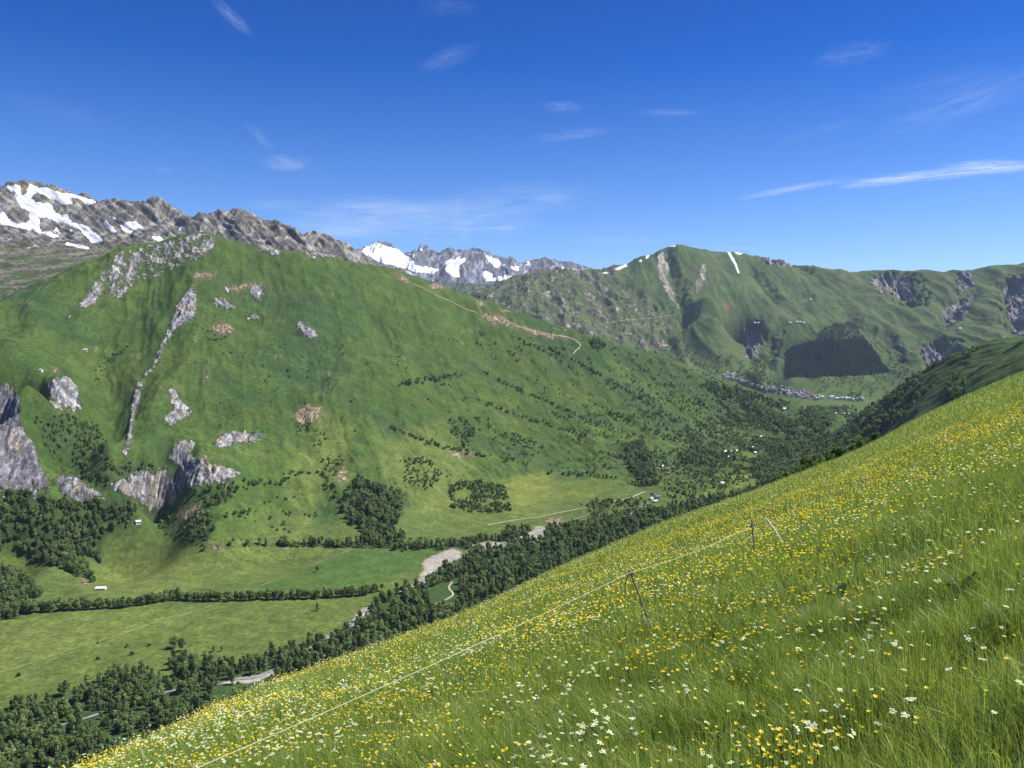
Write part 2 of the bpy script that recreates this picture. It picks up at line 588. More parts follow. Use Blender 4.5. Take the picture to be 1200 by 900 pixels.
soilB_polys = [
    [(635, 613), (640, 606), (660, 605), (660, 615), (645, 618)],
    [(225, 323), (235, 317), (252, 320), (250, 327), (230, 328)], [(245, 382), (258, 378), (275, 382), (272, 391), (250, 391)],
    [(207, 600), (230, 591), (240, 598), (235, 610), (215, 612)], [(245, 635), (262, 640), (262, 646), (247, 643)],
    [(340, 485), (360, 473), (378, 478), (375, 490), (355, 498)],
    [(928, 523), (940, 530), (955, 539), (950, 543), (935, 532)], [(465, 318), (478, 326), (484, 334), (476, 334), (462, 323)],
    [(560, 364), (585, 370), (606, 380), (610, 385), (590, 382), (565, 371)], [(600, 379), (622, 384), (645, 391), (668, 395), (669, 399), (640, 396), (606, 386)], [(92, 678), (104, 682), (104, 685), (96, 684)],
    [(556, 354), (566, 352), (572, 357), (560, 360)], [(580, 360), (592, 363), (600, 369), (586, 366)],
    [(500, 335), (512, 330), (525, 338), (512, 340)], [(205, 455), (212, 450), (214, 458)], [(395, 555), (405, 545), (407, 562), (398, 572)],
    [(520, 531), (545, 528), (565, 533), (540, 537)], [(60, 432), (66, 428), (70, 434), (64, 438)],
    [(255, 340), (262, 336), (300, 330), (320, 334), (290, 340)], [(236, 440), (245, 430), (246, 448)],
]
gravelB_polys = [
    [(480, 690), (490, 678), (497, 668), (495, 660), (503, 653), (516, 648), (530, 643), (540, 645), (541, 654), (530, 660), (522, 667), (508, 675), (495, 684)],
    [(605, 630), (618, 625), (628, 618), (645, 617), (643, 624), (632, 632), (625, 636), (620, 632)],
    [(383, 746), (395, 740), (412, 732), (418, 720), (426, 712), (432, 717), (425, 728), (405, 741), (386, 749)],
    [(548, 640), (575, 634), (596, 636), (590, 641), (560, 643)],
    [(255, 800), (275, 794), (300, 792), (322, 783), (326, 787), (305, 797), (280, 801)],
    [(715, 611), (724, 609), (726, 613), (718, 615)], [(730, 604), (742, 601), (746, 607), (735, 610)],
    [(0, 876), (18, 872), (20, 878), (0, 882)], [(30, 868), (40, 860), (44, 866), (34, 872)],
]
dryB_polys = [
    [(240, 644), (330, 637), (408, 636), (411, 644), (380, 652), (330, 655), (290, 648)],
    [(0, 725), (160, 715), (260, 712), (200, 738), (90, 765), (0, 790)],
    [(585, 560), (640, 550), (655, 580), (650, 600), (600, 612), (590, 585)],
    [(440, 520), (520, 490), (560, 540), (540, 600), (480, 600), (450, 560)],
    [(845, 560), (880, 548), (900, 560), (860, 585)], [(815, 580), (840, 570), (850, 580), (820, 590)], [(350, 640), (420, 500), (380, 480), (330, 560)],
    [(90, 680), (130, 660), (220, 650), (240, 690), (180, 700), (100, 700)],
]
forestB = {
    'slope wood': [(-110, 577), (0, 577), (40, 583), (80, 588), (150, 592), (162, 600), (152, 606), (145, 620), (122, 627), (119, 655), (124, 664), (100, 652), (106, 672), (109, 682), (90, 677), (70, 664), (50, 657), (40, 662), (20, 652), (0, 650), (-110, 650)],
    'slope wood lower': [(-110, 668), (0, 668), (15, 668), (50, 692), (48, 701), (30, 704), (38, 718), (0, 728), (-110, 735)],
    'gully wood': [(40, 490), (60, 484), (85, 488), (110, 500), (125, 520), (135, 545), (180, 543), (182, 552), (150, 561), (128, 570), (100, 562), (75, 552), (60, 540), (45, 510)],
    'cliff wood': [(225, 577), (250, 572), (272, 570), (275, 582), (245, 600), (252, 620), (245, 638), (228, 632), (215, 607), (240, 592)],
    'cliff wood b': [(183, 606), (200, 600), (228, 630), (245, 640), (215, 640), (190, 620)],
    'dense wood': [(400, 592), (410, 574), (420, 564), (440, 570), (470, 582), (472, 602), (462, 615), (475, 634), (430, 640), (425, 622), (405, 607)],
    'foot wood': [(250, 640), (330, 636), (400, 637), (430, 634), (470, 638), (540, 637), (585, 630), (600, 622), (680, 616), (735, 603), (765, 597), (770, 604), (700, 622), (640, 634), (600, 640), (545, 643), (470, 645), (430, 642), (330, 641)],
    'river wood': [(-110, 835), (0, 832), (60, 822), (100, 802), (130, 793), (175, 788), (200, 802), (200, 775), (215, 768), (260, 780), (300, 774), (340, 760), (380, 750), (420, 730), (442, 704), (470, 693), (500, 683), (520, 668), (545, 655), (560, 646), (640, 637), (700, 620), (760, 603), (800, 592), (880, 575), (900, 560), (940, 540), (965, 535), (1000, 540), (960, 560), (850, 610), (700, 675), (540, 740), (400, 800), (200, 880), (80, 925), (-110, 925)],
    'spur wood': [(690, 402), (705, 398), (760, 414), (830, 443), (900, 468), (960, 484), (975, 500), (968, 525), (950, 545), (920, 556), (880, 545), (895, 530), (870, 508), (830, 484), (790, 456), (740, 434)],
    'spur wood b': [(700, 440), (740, 450), (790, 485), (830, 515), (820, 525), (780, 505), (730, 470)],
    'spur wood c': [(735, 525), (752, 515), (765, 545), (770, 570), (750, 570), (738, 550)],
    'spur wood d': [(795, 530), (840, 520), (860, 540), (835, 548), (800, 545)],
    'spur wood e': [(880, 552), (910, 548), (950, 548), (930, 565), (890, 575)],
    'side wood': [(940, 540), (962, 540), (975, 515), (1000, 492), (1030, 475), (1062, 452), (1080, 452), (1078, 468), (1055, 482), (1062, 492), (1040, 500), (1020, 522), (990, 540), (950, 560)],
    'side wood b': [(1108, 455), (1120, 440), (1128, 442), (1130, 462), (1115, 475)],
}
thinB = {
    'shrub a': [(524, 490), (540, 488), (560, 505), (548, 525), (535, 518)], 'shrub b': [(525, 570), (550, 562), (590, 570), (600, 600), (560, 602), (530, 595)],
    'shrub c': [(470, 540), (500, 535), (520, 560), (500, 575), (475, 565)], 'shrub d': [(590, 505), (625, 515), (640, 528), (600, 522)],
    'shrub e': [(355, 490), (375, 505), (400, 530), (405, 560), (390, 560), (370, 530)], 'shrub f': [(340, 500), (360, 495), (350, 520)],
    'shrub g': [(555, 388), (620, 395), (650, 420), (640, 435), (590, 425), (560, 410)],
    'shrub h': [(640, 380), (760, 420), (840, 460), (900, 500), (860, 520), (780, 470), (700, 430)],
    'shrub i': [(690, 480), (830, 520), (900, 545), (870, 560), (780, 560), (700, 520)],
    'shrub j': [(600, 430), (760, 480), (750, 530), (640, 490)],
    'shrub k': [(770, 590), (790, 560), (870, 545), (840, 590), (790, 600)],
    'shrub l': [(300, 430), (380, 410), (400, 470), (330, 500)], 'shrub m': [(240, 385), (275, 395), (260, 410), (240, 400)],
    'shrub n': [(680, 590), (750, 585), (770, 600), (700, 615)], 'shrub o': [(270, 600), (400, 600), (400, 640), (270, 640)],
    'shrub p': [(105, 440), (118, 425), (155, 400), (140, 420), (115, 450)],
    'shrub q': [(980, 500), (1060, 455), (1100, 430), (1110, 440), (1060, 490), (1020, 520)],
}
hedgeB = [
    [(567, 437), (603, 455), (650, 475), (703, 500)], [(470, 452), (500, 446), (540, 440)], [(645, 410), (690, 432), (740, 462), (790, 492)],
    [(690, 470), (740, 495), (790, 515)], [(330, 566), (350, 556), (380, 556), (388, 570), (392, 585)], [(285, 570), (320, 566)],
    [(265, 575), (285, 568)], [(790, 575), (810, 583), (830, 600)], [(1062, 449), (1085, 436), (1105, 424), (1150, 408)], [(270, 605), (300, 600)],
    [(640, 555), (690, 558), (730, 562)], [(560, 470), (620, 492), (690, 512)], [(700, 530), (740, 540)], [(610, 400), (640, 412), (680, 440)],
    [(345, 620), (330, 640), (380, 636), (400, 640)], [(820, 505), (860, 520), (890, 530)], [(455, 500), (520, 525), (600, 540)],
]
U, V = wobble(B.U, B.V, X, Y, 3.0, 22, 40)
rock = np.zeros(B.Z.shape, np.float32)
for p in rockB_polys:
    rock = np.maximum(rock, inpoly(U, V, p).astype(np.float32))
Us, Vs = wobble(B.U, B.V, X, Y, 5.0, 30, 44)
soil = np.zeros_like(rock); grav = np.zeros_like(rock); dry = np.zeros_like(rock); fore = np.zeros_like(rock)
for p in soilB_polys:
    soil = np.maximum(soil, inpoly(Us, Vs, p).astype(np.float32))
for p in gravelB_polys:
    grav = np.maximum(grav, inpoly(U, V, p).astype(np.float32))
for p in dryB_polys:
    dry = np.maximum(dry, inpoly(Us, Vs, p).astype(np.float32))


def blur(a, k):
    for _ in range(k):
        a = (a + np.roll(a, 1, 0) + np.roll(a, -1, 0)) / 3
        a = (a + np.roll(a, 1, 1) + np.roll(a, -1, 1)) / 3
    return a


forest_masks = {}
for k, p in forestB.items():
    forest_masks[k] = inpoly(Us, Vs, p) & (grav < 0.5)
    fore = np.maximum(fore, forest_masks[k].astype(np.float32))
dry = blur(dry, 12)
fore = blur(fore, 2)
rsoft = blur(rock, 3)
# crags stand out of the slope
cr = ridged(X / 16 + Y / 60, Y / 40 - X / 50, 4, 60) - 0.45
strata = ridged((X * 0.8 + B.Z * 1.1) / 13, (Y * .6 + B.Z) / 60, 3, 66) - 0.5
B.Z += rsoft * (2 + np.minimum(cr, 0.25) * 15 + strata * 9)
# erosion steps broken into the turf here and there
tuss = fbm(X / 14, Y / 14, 3, 71)
B.Z += slope * tuss * 1.0
g_a = np.array([0.046, 0.086, 0.022]); g_b = np.array([0.066, 0.108, 0.028]); g_c = np.array([0.038, 0.076, 0.031])
g_dry = np.array([0.130, 0.165, 0.050]); g_floor = np.array([0.044, 0.078, 0.022])
c_rock = np.array([0.40, 0.385, 0.375]); c_rock2 = np.array([0.19, 0.185, 0.20]); c_soil = np.array([0.34, 0.27, 0.17]); c_grav = np.array([0.33, 0.30, 0.26])


def lerp(a, b, t):
    return a + (b - a) * t[..., None]


pn = fbm(X / 180, Y / 180, 4, 80); pn2 = fbm(X / 40, Y / 40, 4, 84); pn3 = fbm(X / 420, Y / 300, 3, 88)
cov = lerp(np.broadcast_to(g_a, B.Z.shape + (3,)), g_b, np.clip(0.5 + pn * 1.2, 0, 1))
cov = lerp(cov, g_c, sstep(0.0, 0.35, pn3) * 0.8)
cov = cov * (1 + pn2[..., None] * 0.35)
cov = lerp(cov, np.array([0.115, 0.125, 0.045]), sstep(0.18, 0.45, fbm(X / 110, Y / 70, 4, 90)) * slope * 0.28)
cov = lerp(cov, g_dry, dry * (0.45 + 0.5 * np.clip(0.5 + pn2, 0, 1)) * np.where(slope > .5, 0.6, 1.0))
floorm = (1 - flat) * sstep(-395, -403, B.Z)
cov = lerp(cov, np.array([0.098, 0.146, 0.040]), (1 - flat) * 0.6)
mow = sstep(-0.1, 0.1, np.sin((X * 0.35 + Y) / 5.5 + 0.8 * fbm(X / 60, Y / 60, 2, 92))) - 0.5
cov = cov * (1 + (1 - flat) * (0.05 * mow + 0.28 * fbm(X / 26, Y / 26, 4, 93) + 0.22 * fbm(X / 6, Y / 6, 3, 94)))[..., None]
green_f = blur(inpoly(Us, Vs, [(412, 645), (520, 640), (500, 655), (430, 690), (330, 692), (300, 690)]).astype(np.float32), 6)
cov = lerp(cov, cov * np.array([0.72, 0.92, 0.85]), green_f)
past = np.zeros(B.Z.shape, np.float32)
for p in [[(690, 545), (722, 540), (738, 560), (700, 576)], [(648, 566), (700, 560), (706, 580), (656, 592)], [(798, 500), (832, 506), (842, 517), (808, 514)], [(700, 500), (742, 511), (735, 523), (698, 516)], [(832, 556), (870, 548), (882, 560), (850, 580)],
          [(640, 440), (690, 455), (702, 471), (650, 463)], [(770, 538), (790, 540), (792, 550), (770, 549)], [(590, 560), (645, 552), (642, 585), (598, 598)], [(560, 455), (610, 470), (600, 484), (555, 475)], [(715, 455), (750, 470), (760, 486), (722, 474)], [(860, 520), (885, 528), (880, 538), (858, 532)]]:
    past = np.maximum(past, inpoly(U, V, p).astype(np.float32))
cov = lerp(cov, cov * np.array([1.45, 1.28, 1.0]), blur(past, 1) * 0.5)
cov = cov * (1 + 0.16 * slope * sstep(470, 560, B.V))[..., None]
# small bare scars on the slope
scar = sstep(0.40, 0.52, fbm(X / 26, Y / 60, 4, 95)) * slope * sstep(-200, -60, B.Z) * (B.U < 700)
cov = lerp(cov, c_soil * 0.75, scar * 0.35)
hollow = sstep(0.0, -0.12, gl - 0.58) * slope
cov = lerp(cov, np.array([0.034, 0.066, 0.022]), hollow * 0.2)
cov = cov * lerp(np.broadcast_to(np.array([1.16, 1.05, 0.86]), B.Z.shape + (3,)), np.array([1.0, 0.97, 0.76]), slope)
cov = lerp(cov, g_floor, fore)
cov = lerp(cov, c_soil * 0.6, np.clip(blur(soil, 4) * 0.45, 0, 1))
rk_c = lerp(np.broadcast_to(c_rock, B.Z.shape + (3,)), c_rock2, np.clip(0.45 + 2.0 * fbm((X + 0.8 * B.Z) / 9, (Y + B.Z) / 45, 4, 97), 0, 1))
rk_c = lerp(rk_c, np.array([0.36, 0.31, 0.235]), sstep(0.05, 0.4, fbm(X / 45, Y / 45, 3, 98)))
bits = fbm((X * 0.8 - Y * 0.5 + B.Z) / 9, (X * 0.5 + Y + B.Z) / 42, 4, 101)
ridge_top = sstep(345, 318, B.V) * (B.U < 480)
rk_edge = np.clip(blur(rock, 3) * (0.84 - 0.10 * ridge_top) + bits * (0.7 + 0.3 * ridge_top) * (blur(rock, 5) > 0.05), 0, 1)
rk_edge = np.maximum(rk_edge, 0.36 * sstep(0.02, 0.35, blur(rock, 18)))
band = inpoly(Us, Vs, [(84, 372), (105, 335), (128, 305), (150, 290), (190, 284), (215, 275), (245, 272), (252, 280), (246, 300), (225, 308), (200, 318), (175, 328), (158, 338), (140, 352), (125, 350), (105, 362)]).astype(np.float32)
rk_edge = np.maximum(rk_edge, blur(band, 4) * (0.44 + 0.5 * bits))
soil_b = blur(soil, 3)
rk_edge = np.maximum(rk_edge, 0.66 * soil_b)
rk_c = lerp(rk_c, c_soil * 0.95, np.clip(soil_b * 1.5 - rock, 0, 1))
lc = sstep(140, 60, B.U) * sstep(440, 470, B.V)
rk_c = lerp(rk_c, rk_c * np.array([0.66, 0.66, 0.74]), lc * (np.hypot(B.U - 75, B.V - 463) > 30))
cov = lerp(cov, c_grav * np.array([1, .97, .95]), np.clip(blur(grav, 1), 0, 1))
M_valley = terrain_mat("alpine_slope", 0.14, 0.03, 0.10, 0.17, 3.2, 0.95, 0.45)
B.project()
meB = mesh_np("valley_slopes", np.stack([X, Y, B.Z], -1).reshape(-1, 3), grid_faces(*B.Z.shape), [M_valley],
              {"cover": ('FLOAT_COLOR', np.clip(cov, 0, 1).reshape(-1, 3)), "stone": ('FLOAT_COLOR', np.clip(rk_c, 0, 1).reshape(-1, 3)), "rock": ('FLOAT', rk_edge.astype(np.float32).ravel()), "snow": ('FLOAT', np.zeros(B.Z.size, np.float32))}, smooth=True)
structure("valley_terrain", meB)


# ------------------------------------------------------------------ mountains behind
def mountain(name, L, mat, cover, stone, rockm, snowm):
    me = mesh_np(name, np.stack([L.X, L.Y, L.Z], -1).reshape(-1, 3), grid_faces(*L.Z.shape), [mat],
                 {"cover": ('FLOAT_COLOR', np.clip(cover, 0, 1).reshape(-1, 3)), "stone": ('FLOAT_COLOR', np.clip(stone, 0, 1).reshape(-1, 3)), "rock": ('FLOAT', rockm.astype(np.float32).ravel()), "snow": ('FLOAT', snowm.astype(np.float32).ravel())}, smooth=True)
    return structure(name, me)


snow_c = np.array([0.82, 0.83, 0.85])
crestC = cline([(-120, 226, 4700), (-50, 218, 4650), (0, 217, 4600), (30, 213, 4600), (60, 219, 4550), (115, 234, 4450), (135, 237, 4400), (155, 238, 4300),
                (172, 240, 4250), (188, 233, 4200), (203, 238, 4150), (215, 246, 4100), (238, 262, 4000), (252, 254, 3900), (272, 249, 3800), (300, 249, 3700), (330, 263, 3600),
                (350, 272, 3540), (365, 273, 3500), (400, 285, 3400), (430, 298, 3350), (465, 313, 3350), (500, 330, 3350)], 2)
ctrlC = [crestC, behind(crestC[::2], 350, 220), behind(crestC[::2], 900, 520),
         cline([(0, 260, 4250), (0, 290, 3850), (0, 320, 3400), (0, 350, 3000)], 2), cline([(60, 262, 4200), (60, 292, 3750), (60, 325, 3150)], 2),
         cline([(120, 265, 4050), (120, 290, 3650), (120, 312, 3150)], 2), cline([(180, 260, 3980), (180, 285, 3450)], 2),
         cline([(240, 277, 3550), (240, 288, 3250)], 1), cline([(300, 278, 3400), (300, 300, 3150)], 1), cline([(400, 306, 3200), (350, 300, 3170)], 1),
         cline([(-110, 260, 4300), (-110, 300, 3800), (-110, 350, 3000)], 1), ch([(0, 2600, -150), (200, 2800, -50), (350, 2950, -20), (480, 3000, 0), (-110, 2600, -150)])]
C = Layer(-110, 520, 560, 2550, 5600, 520, ctrlC, 35.0)
C.project()
X, Y = C.X, C.Y
hi = sstep(300, 268, C.V - 0.0 * C.U)
rz = np.clip(sstep(310, 262, C.V) + (C.U > 225) * 0.7, 0, 1)
ca = np.arctan2(X, Y) * 3800
crag = ridged((ca + 0.75 * C.Z) / 95, (C.Z - 0.3 * ca) / 330, 4, 120, 0.5) - 0.62
C.Z += rz * np.minimum(crag, 0.2) * 46 + (ridged((ca + C.Z) / 30, C.Z / 90, 3, 125) - 0.6) * 12 * rz + fbm(X / 120, Y / 120, 4, 128) * 8
C.project()
Uw, Vw = wobble(C.U, C.V, X, Y, 2.5, 90, 130)
snowC = [
    [(5, 216), (24, 217), (26, 228), (35, 229), (42, 236), (60, 241), (70, 249), (90, 262), (112, 270), (122, 282), (108, 285), (92, 268), (70, 262), (45, 252), (28, 245), (20, 235)],
    [(34, 216), (60, 221), (90, 229), (118, 236), (103, 240), (92, 234), (80, 233), (90, 239), (75, 240), (60, 234), (45, 226), (30, 232)],
    [(-110, 262), (0, 250), (8, 258), (30, 262), (45, 268), (72, 276), (68, 280), (40, 272), (10, 264), (-110, 275)],
    [(0, 246), (6, 248), (14, 258), (4, 256)], [(35, 248), (48, 258), (46, 268), (22, 262), (36, 258)],
    [(65, 266), (80, 276), (62, 272)], [(141, 262), (154, 258), (166, 262), (170, 268), (158, 270), (152, 275), (143, 268)],
    [(118, 262), (124, 258), (138, 270), (134, 273)], [(78, 282), (104, 290), (102, 293), (76, 286)], [(180, 275), (192, 280), (188, 284), (178, 280)],
    [(128, 250), (137, 254), (136, 257), (127, 253)], [(168, 257), (174, 260), (172, 262)], [(75, 250), (82, 250), (80, 258), (76, 256)], [(80, 263), (87, 270), (84, 273)],
    [(200, 238), (206, 240), (203, 244)], [(310, 250), (318, 255), (312, 254)], [(208, 262), (216, 268), (210, 271)], [(54, 238), (62, 240), (64, 247), (56, 245)],
]
snow = np.zeros(C.Z.shape, np.float32)
for p in snowC:
    snow = np.maximum(snow, inpoly(Uw, Vw, p).astype(np.float32))
rk = np.maximum(np.clip(rz * 1.25 - 0.1 + fbm(X / 70, Y / 70, 4, 140) * 0.5, 0, 1), 0.40 + 0.25 * fbm(X / 50, Y / 50, 3, 141))
base = lerp(np.broadcast_to(np.array([0.115, 0.120, 0.060]), C.Z.shape + (3,)), np.array([0.20, 0.18, 0.135]), np.clip(0.5 + 1.3 * fbm(X / 90, Y / 60, 4, 150), 0, 1))
base = lerp(base, np.array([0.065, 0.10, 0.030]), sstep(0.0, 0.3, fbm(X / 160, Y / 90, 4, 155) + (C.V - 300) / 150))
rc = lerp(np.broadcast_to(np.array([0.26, 0.245, 0.215]), C.Z.shape + (3,)), np.array([0.145, 0.14, 0.14]), np.clip(0.5 + 1.5 * fbm(X / 40 + C.Z / 60, C.Z / 30, 4, 160), 0, 1))
rc = rc * 1.15
rc = lerp(rc, np.array([0.30, 0.28, 0.20]), sstep(0.1, 0.4, fbm(X / 130, Y / 130, 3, 165)) * 0.7)
rc = lerp(rc, np.array([0.30, 0.23, 0.17]), inpoly(Uw, Vw, [(18, 210), (34, 210), (34, 220), (24, 228)]).astype(float))

M_crag = terrain_mat("craggy_alpine_rock", 0.05, 0.012, 0.035, 0.022, 9.0, 0.6, 0.3, 1.0)
mountain("mountain_ridge", C, M_crag, base, rc * np.array([1.0, 0.99, 0.96]), rk, blur(snow, 2) * (0.92 + 0.55 * fbm((ca + 0.8 * C.Z) / 55, (C.Z - 0.4 * ca) / 160, 4, 170)))

crestD = cline([(530, 352, 7700), (560, 347, 7500), (580, 339, 7400), (600, 326, 7300), (620, 319, 7200), (640, 313, 7200), (690, 316, 7200), (730, 309, 7250), (760, 297, 7300),
                (778, 290, 7300), (795, 287, 7300), (830, 292, 7350), (870, 297, 7400), (910, 305, 7450), (950, 313, 7500), (975, 316, 7500), (1000, 322, 7500), (1020, 319, 7400), (1060, 317, 7300),
                (1120, 318, 7200), (1160, 314, 7200), (1200, 308, 7100), (1310, 296, 7100)], 2)
ctrlD = [crestD, behind(crestD[::2], 400, 200), behind(crestD[::2], 1200, 550),
         cline([(620, 345, 6500), (660, 362, 6200), (690, 385, 5850)], 1), cline([(700, 345, 6600), (700, 382, 6000)], 1), cline([(740, 350, 6500), (740, 375, 6150), (750, 402, 5850)], 1),
         ch([(650, 5400, -230), (600, 4700, -320), (720, 4500, -340), (800, 4300, -390), (550, 5500, -200), (540, 6300, 100)]),
         cline([(780, 318, 6950), (790, 350, 6500), (802, 378, 6150), (798, 400, 5900), (815, 422, 5650)], 2),
         cline([(830, 320, 6850), (835, 350, 6400), (843, 380, 6050), (850, 412, 5700), (846, 438, 5420)], 2),
         cline([(885, 318, 7150), (900, 340, 6800), (888, 365, 6450), (892, 390, 6150), (895, 415, 5850), (890, 440, 5450)], 2),
         cline([(935, 335, 6950), (925, 365, 6450), (920, 400, 5950)], 1),
         cline([(1000, 342, 6850), (965, 355, 6550), (982, 378, 6150), (982, 410, 5750), (982, 441, 5380)], 2), cline([(930, 441, 5400), (1036, 437, 5420)], 1), cline([(932, 408, 5880), (1020, 405, 5900)], 1),
         cz([(850, 447, -322), (900, 456, -331), (930, 462, -342), (1000, 471, -352), (1050, 470, -345), (985, 488, -358), (940, 480, -360), (880, 458, -338)]),
         cline([(1045, 345, 6700), (1062, 372, 6250), (1068, 400, 5850), (1085, 432, 5350)], 2), ch([(1100, 5000, -270), (1150, 4400, -230), (1300, 4400, -150), (1000, 3300, -372), (900, 3600, -430), (970, 3700, -366)]),
         cline([(1100, 345, 6650), (1130, 378, 6150), (1120, 405, 5700)], 1), cline([(1160, 340, 6700), (1172, 380, 6000)], 1), cline([(1200, 342, 6500), (1205, 392, 5750)], 1), cline([(1310, 340, 6500), (1310, 390, 5750)], 1)]
D = Layer(525, 1310, 700, 3300, 9000, 720, ctrlD, 60.0)
D.project()
X, Y = D.X, D.Y
up = sstep(-330, -150, D.Z)
n_big = fbm(X / 700, Y / 700, 4, 200)
gul = ridged(X / 210 + 0.5 * n_big, Y / 800 + X / 2000, 4, 205, 0.45)
massif = blur(inpoly(D.U, D.V, [(500, 300), (640, 300), (720, 305), (735, 330), (790, 370), (790, 420), (500, 420)]).astype(np.float32), 14)
D.Z += up * ((gul - 0.66) * 46 * (0.4 + 0.6 * sstep(9000, 6000, D.R)) + fbm(X / 150, Y / 150, 4, 210) * 6)
D.Z += massif * ((np.minimum(ridged(X / 130, Y / 200, 5, 215), 0.75) - 0.75) * 48 + fbm(X / 45, Y / 45, 4, 216) * 10)
D.project()


def carve(L, line, w, depth):
    """cut a ravine of half-width w metres along a polyline given by sight lines"""
    p = L.hit(np.array([q[0] for q in line]), np.array([q[1] for q in line]))
    p = p[~np.isnan(p[:, 0])]
    if len(p) < 2:
        return
    d = linedist(L.X, L.Y, p[:, :2], w * 2)
    d = d + fbm(L.X / 60, L.Y / 60, 3, 230) * w * 0.6
    L.Z -= depth * np.clip(1 - d / w, 0, 1)


for line, w, dp in [([(782, 300), (790, 330), (800, 365), (804, 380)], 90, 45), ([(883, 322), (895, 338), (908, 352)], 80, 35), ([(1050, 322), (1058, 338), (1068, 352)], 150, 90),
                    ([(1030, 322), (1044, 340)], 90, 45), ([(905, 392), (903, 405), (896, 424)], 80, 42), ([(1104, 402), (1108, 420), (1100, 435)], 100, 70),
                    ([(1085, 405), (1092, 420)], 60, 40), ([(1185, 330), (1192, 352), (1196, 380)], 120, 75), ([(1140, 345), (1120, 360), (1105, 380)], 80, 40),
                    ([(930, 310), (946, 317)], 80, 45), ([(1020, 385), (1040, 400), (1060, 425)], 70, 25), ([(940, 345), (950, 350)], 70, 30), ([(985, 355), (1010, 385), (1050, 425)], 60, 20)]:
    carve(D, line, w, dp)
D.project()
Uw, Vw = wobble(D.U, D.V, X, Y, 5.0, 120, 240)
rockD = [[(871, 385), (885, 384), (893, 400), (890, 416), (881, 421), (873, 415), (872, 400)], [(1048, 405), (1060, 402), (1062, 415)], [(1075, 407), (1090, 402), (1100, 405), (1112, 425), (1100, 437), (1088, 430), (1080, 420)],
         [(1019, 326), (1040, 322), (1062, 322), (1072, 350), (1055, 352), (1035, 340)], [(886, 301), (902, 302), (925, 308), (940, 315), (926, 315), (900, 309)],
         [(1174, 340), (1190, 320), (1210, 330), (1205, 395), (1185, 390), (1180, 360)], [(1100, 365), (1130, 350), (1145, 340), (1130, 370), (1110, 385)],
         [(1118, 320), (1138, 318), (1140, 335), (1125, 345)]]
screeD = [[(770, 300), (778, 292), (786, 305), (782, 325), (792, 350), (800, 368), (790, 358), (778, 338), (770, 320)], [(822, 308), (828, 306), (828, 325), (815, 345), (812, 340)],
          [(1019, 328), (1024, 326), (1038, 346), (1033, 346)]]
snowD = [[(851, 293), (855, 294), (860, 303), (864, 311), (867, 321), (865, 321), (862, 313), (857, 304)], [(861, 295), (871, 296), (868, 298.5), (862, 297)], [(784, 287), (792, 286), (792, 289), (784, 289)],
         [(720, 315), (734, 309), (735, 312), (724, 317)], [(757, 300), (763, 296), (760, 302), (756, 305)], [(748, 306), (753, 303), (752, 308)], [(706, 319), (716, 318), (716, 320), (706, 321)]]
rk = np.zeros(D.Z.shape, np.float32); sc = rk.copy(); snow = rk.copy()
for p in rockD:
    rk = np.maximum(rk, inpoly(Uw, Vw, p).astype(np.float32))
for p in screeD:
    sc = np.maximum(sc, inpoly(Uw, Vw, p).astype(np.float32))
for p in snowD:
    snow = np.maximum(snow, inpoly(D.U, D.V, p).astype(np.float32))
D.Z += blur(rk, 3) * (ridged(X / 48, Y / 300, 4, 250) - 0.7) * 85
D.project()
covD = lerp(np.broadcast_to(np.array([0.046, 0.080, 0.028]), D.Z.shape + (3,)), np.array([0.068, 0.100, 0.036]), np.clip(0.5 + 1.4 * fbm(X / 320, Y / 320, 5, 260), 0, 1))
covD = lerp(covD, np.array([0.13, 0.115, 0.055]), sstep(0.1, 0.45, fbm(X / 160, Y / 200, 4, 265)) * 0.28 * up)
covD = lerp(covD, np.array([0.068, 0.112, 0.034]), (1 - up) * 0.8)
mr = np.clip(massif * 1.1 - 0.55 + 1.3 * fbm(X / 120, Y / 120, 5, 270), 0, 1) * (massif > 0.02)
rcD = lerp(np.broadcast_to(np.array([0.245, 0.225, 0.165]), D.Z.shape + (3,)), np.array([0.13, 0.125, 0.11]), np.clip(0.5 + 1.5 * fbm(X / 60, Y / 90, 4, 280), 0, 1))
covD = lerp(covD, rcD * 0.8, mr * 0.45)
covD = covD * np.array([1.1, 1.08, 0.88])
redp = inpoly(Uw, Vw, [(846, 356), (856, 353), (860, 360), (850, 362)])
covD = lerp(covD, np.array([0.17, 0.095, 0.055]), redp * 0.7)
rkb = np.clip(blur(rk, 3) * 0.95 + fbm(X / 50, Y / 160, 3, 290) * 0.5 * (blur(rk, 3) > 0.05), 0, 1)
stD = lerp(rcD * 1.15, np.broadcast_to(np.array([0.215, 0.21, 0.195]), D.Z.shape + (3,)), np.clip(rkb, 0, 1))
stD = lerp(stD, np.array([0.30, 0.27, 0.21]), blur(sc, 2))
plantation = [(920, 430), (921, 416), (928, 406), (955, 401), (962, 389), (975, 381), (1000, 379), (1010, 392), (1030, 420), (1043, 437), (1010, 440), (965, 441), (955, 443), (920, 441)]
pl_m = inpoly(D.U, D.V, plantation)
pl_top = pl_m * sstep(402, 392, D.V + 4 * fbm(X / 60, Y / 60, 3, 297))
covD = lerp(covD, np.array([0.022, 0.040, 0.018]), pl_m * (1 - 0.75 * pl_top))
M_alp = terrain_mat("high_pasture", 0.04, 0.008, 0.022, 0.020, 9.0, 0.7, 0.3, 0.8)
mountain("mountain", D, M_alp, covD, stD, np.clip(np.maximum(np.maximum(rkb, mr * 0.62), blur(sc, 2) * 0.75) * (1 - pl_m), 0, 1), blur(snow, 1))

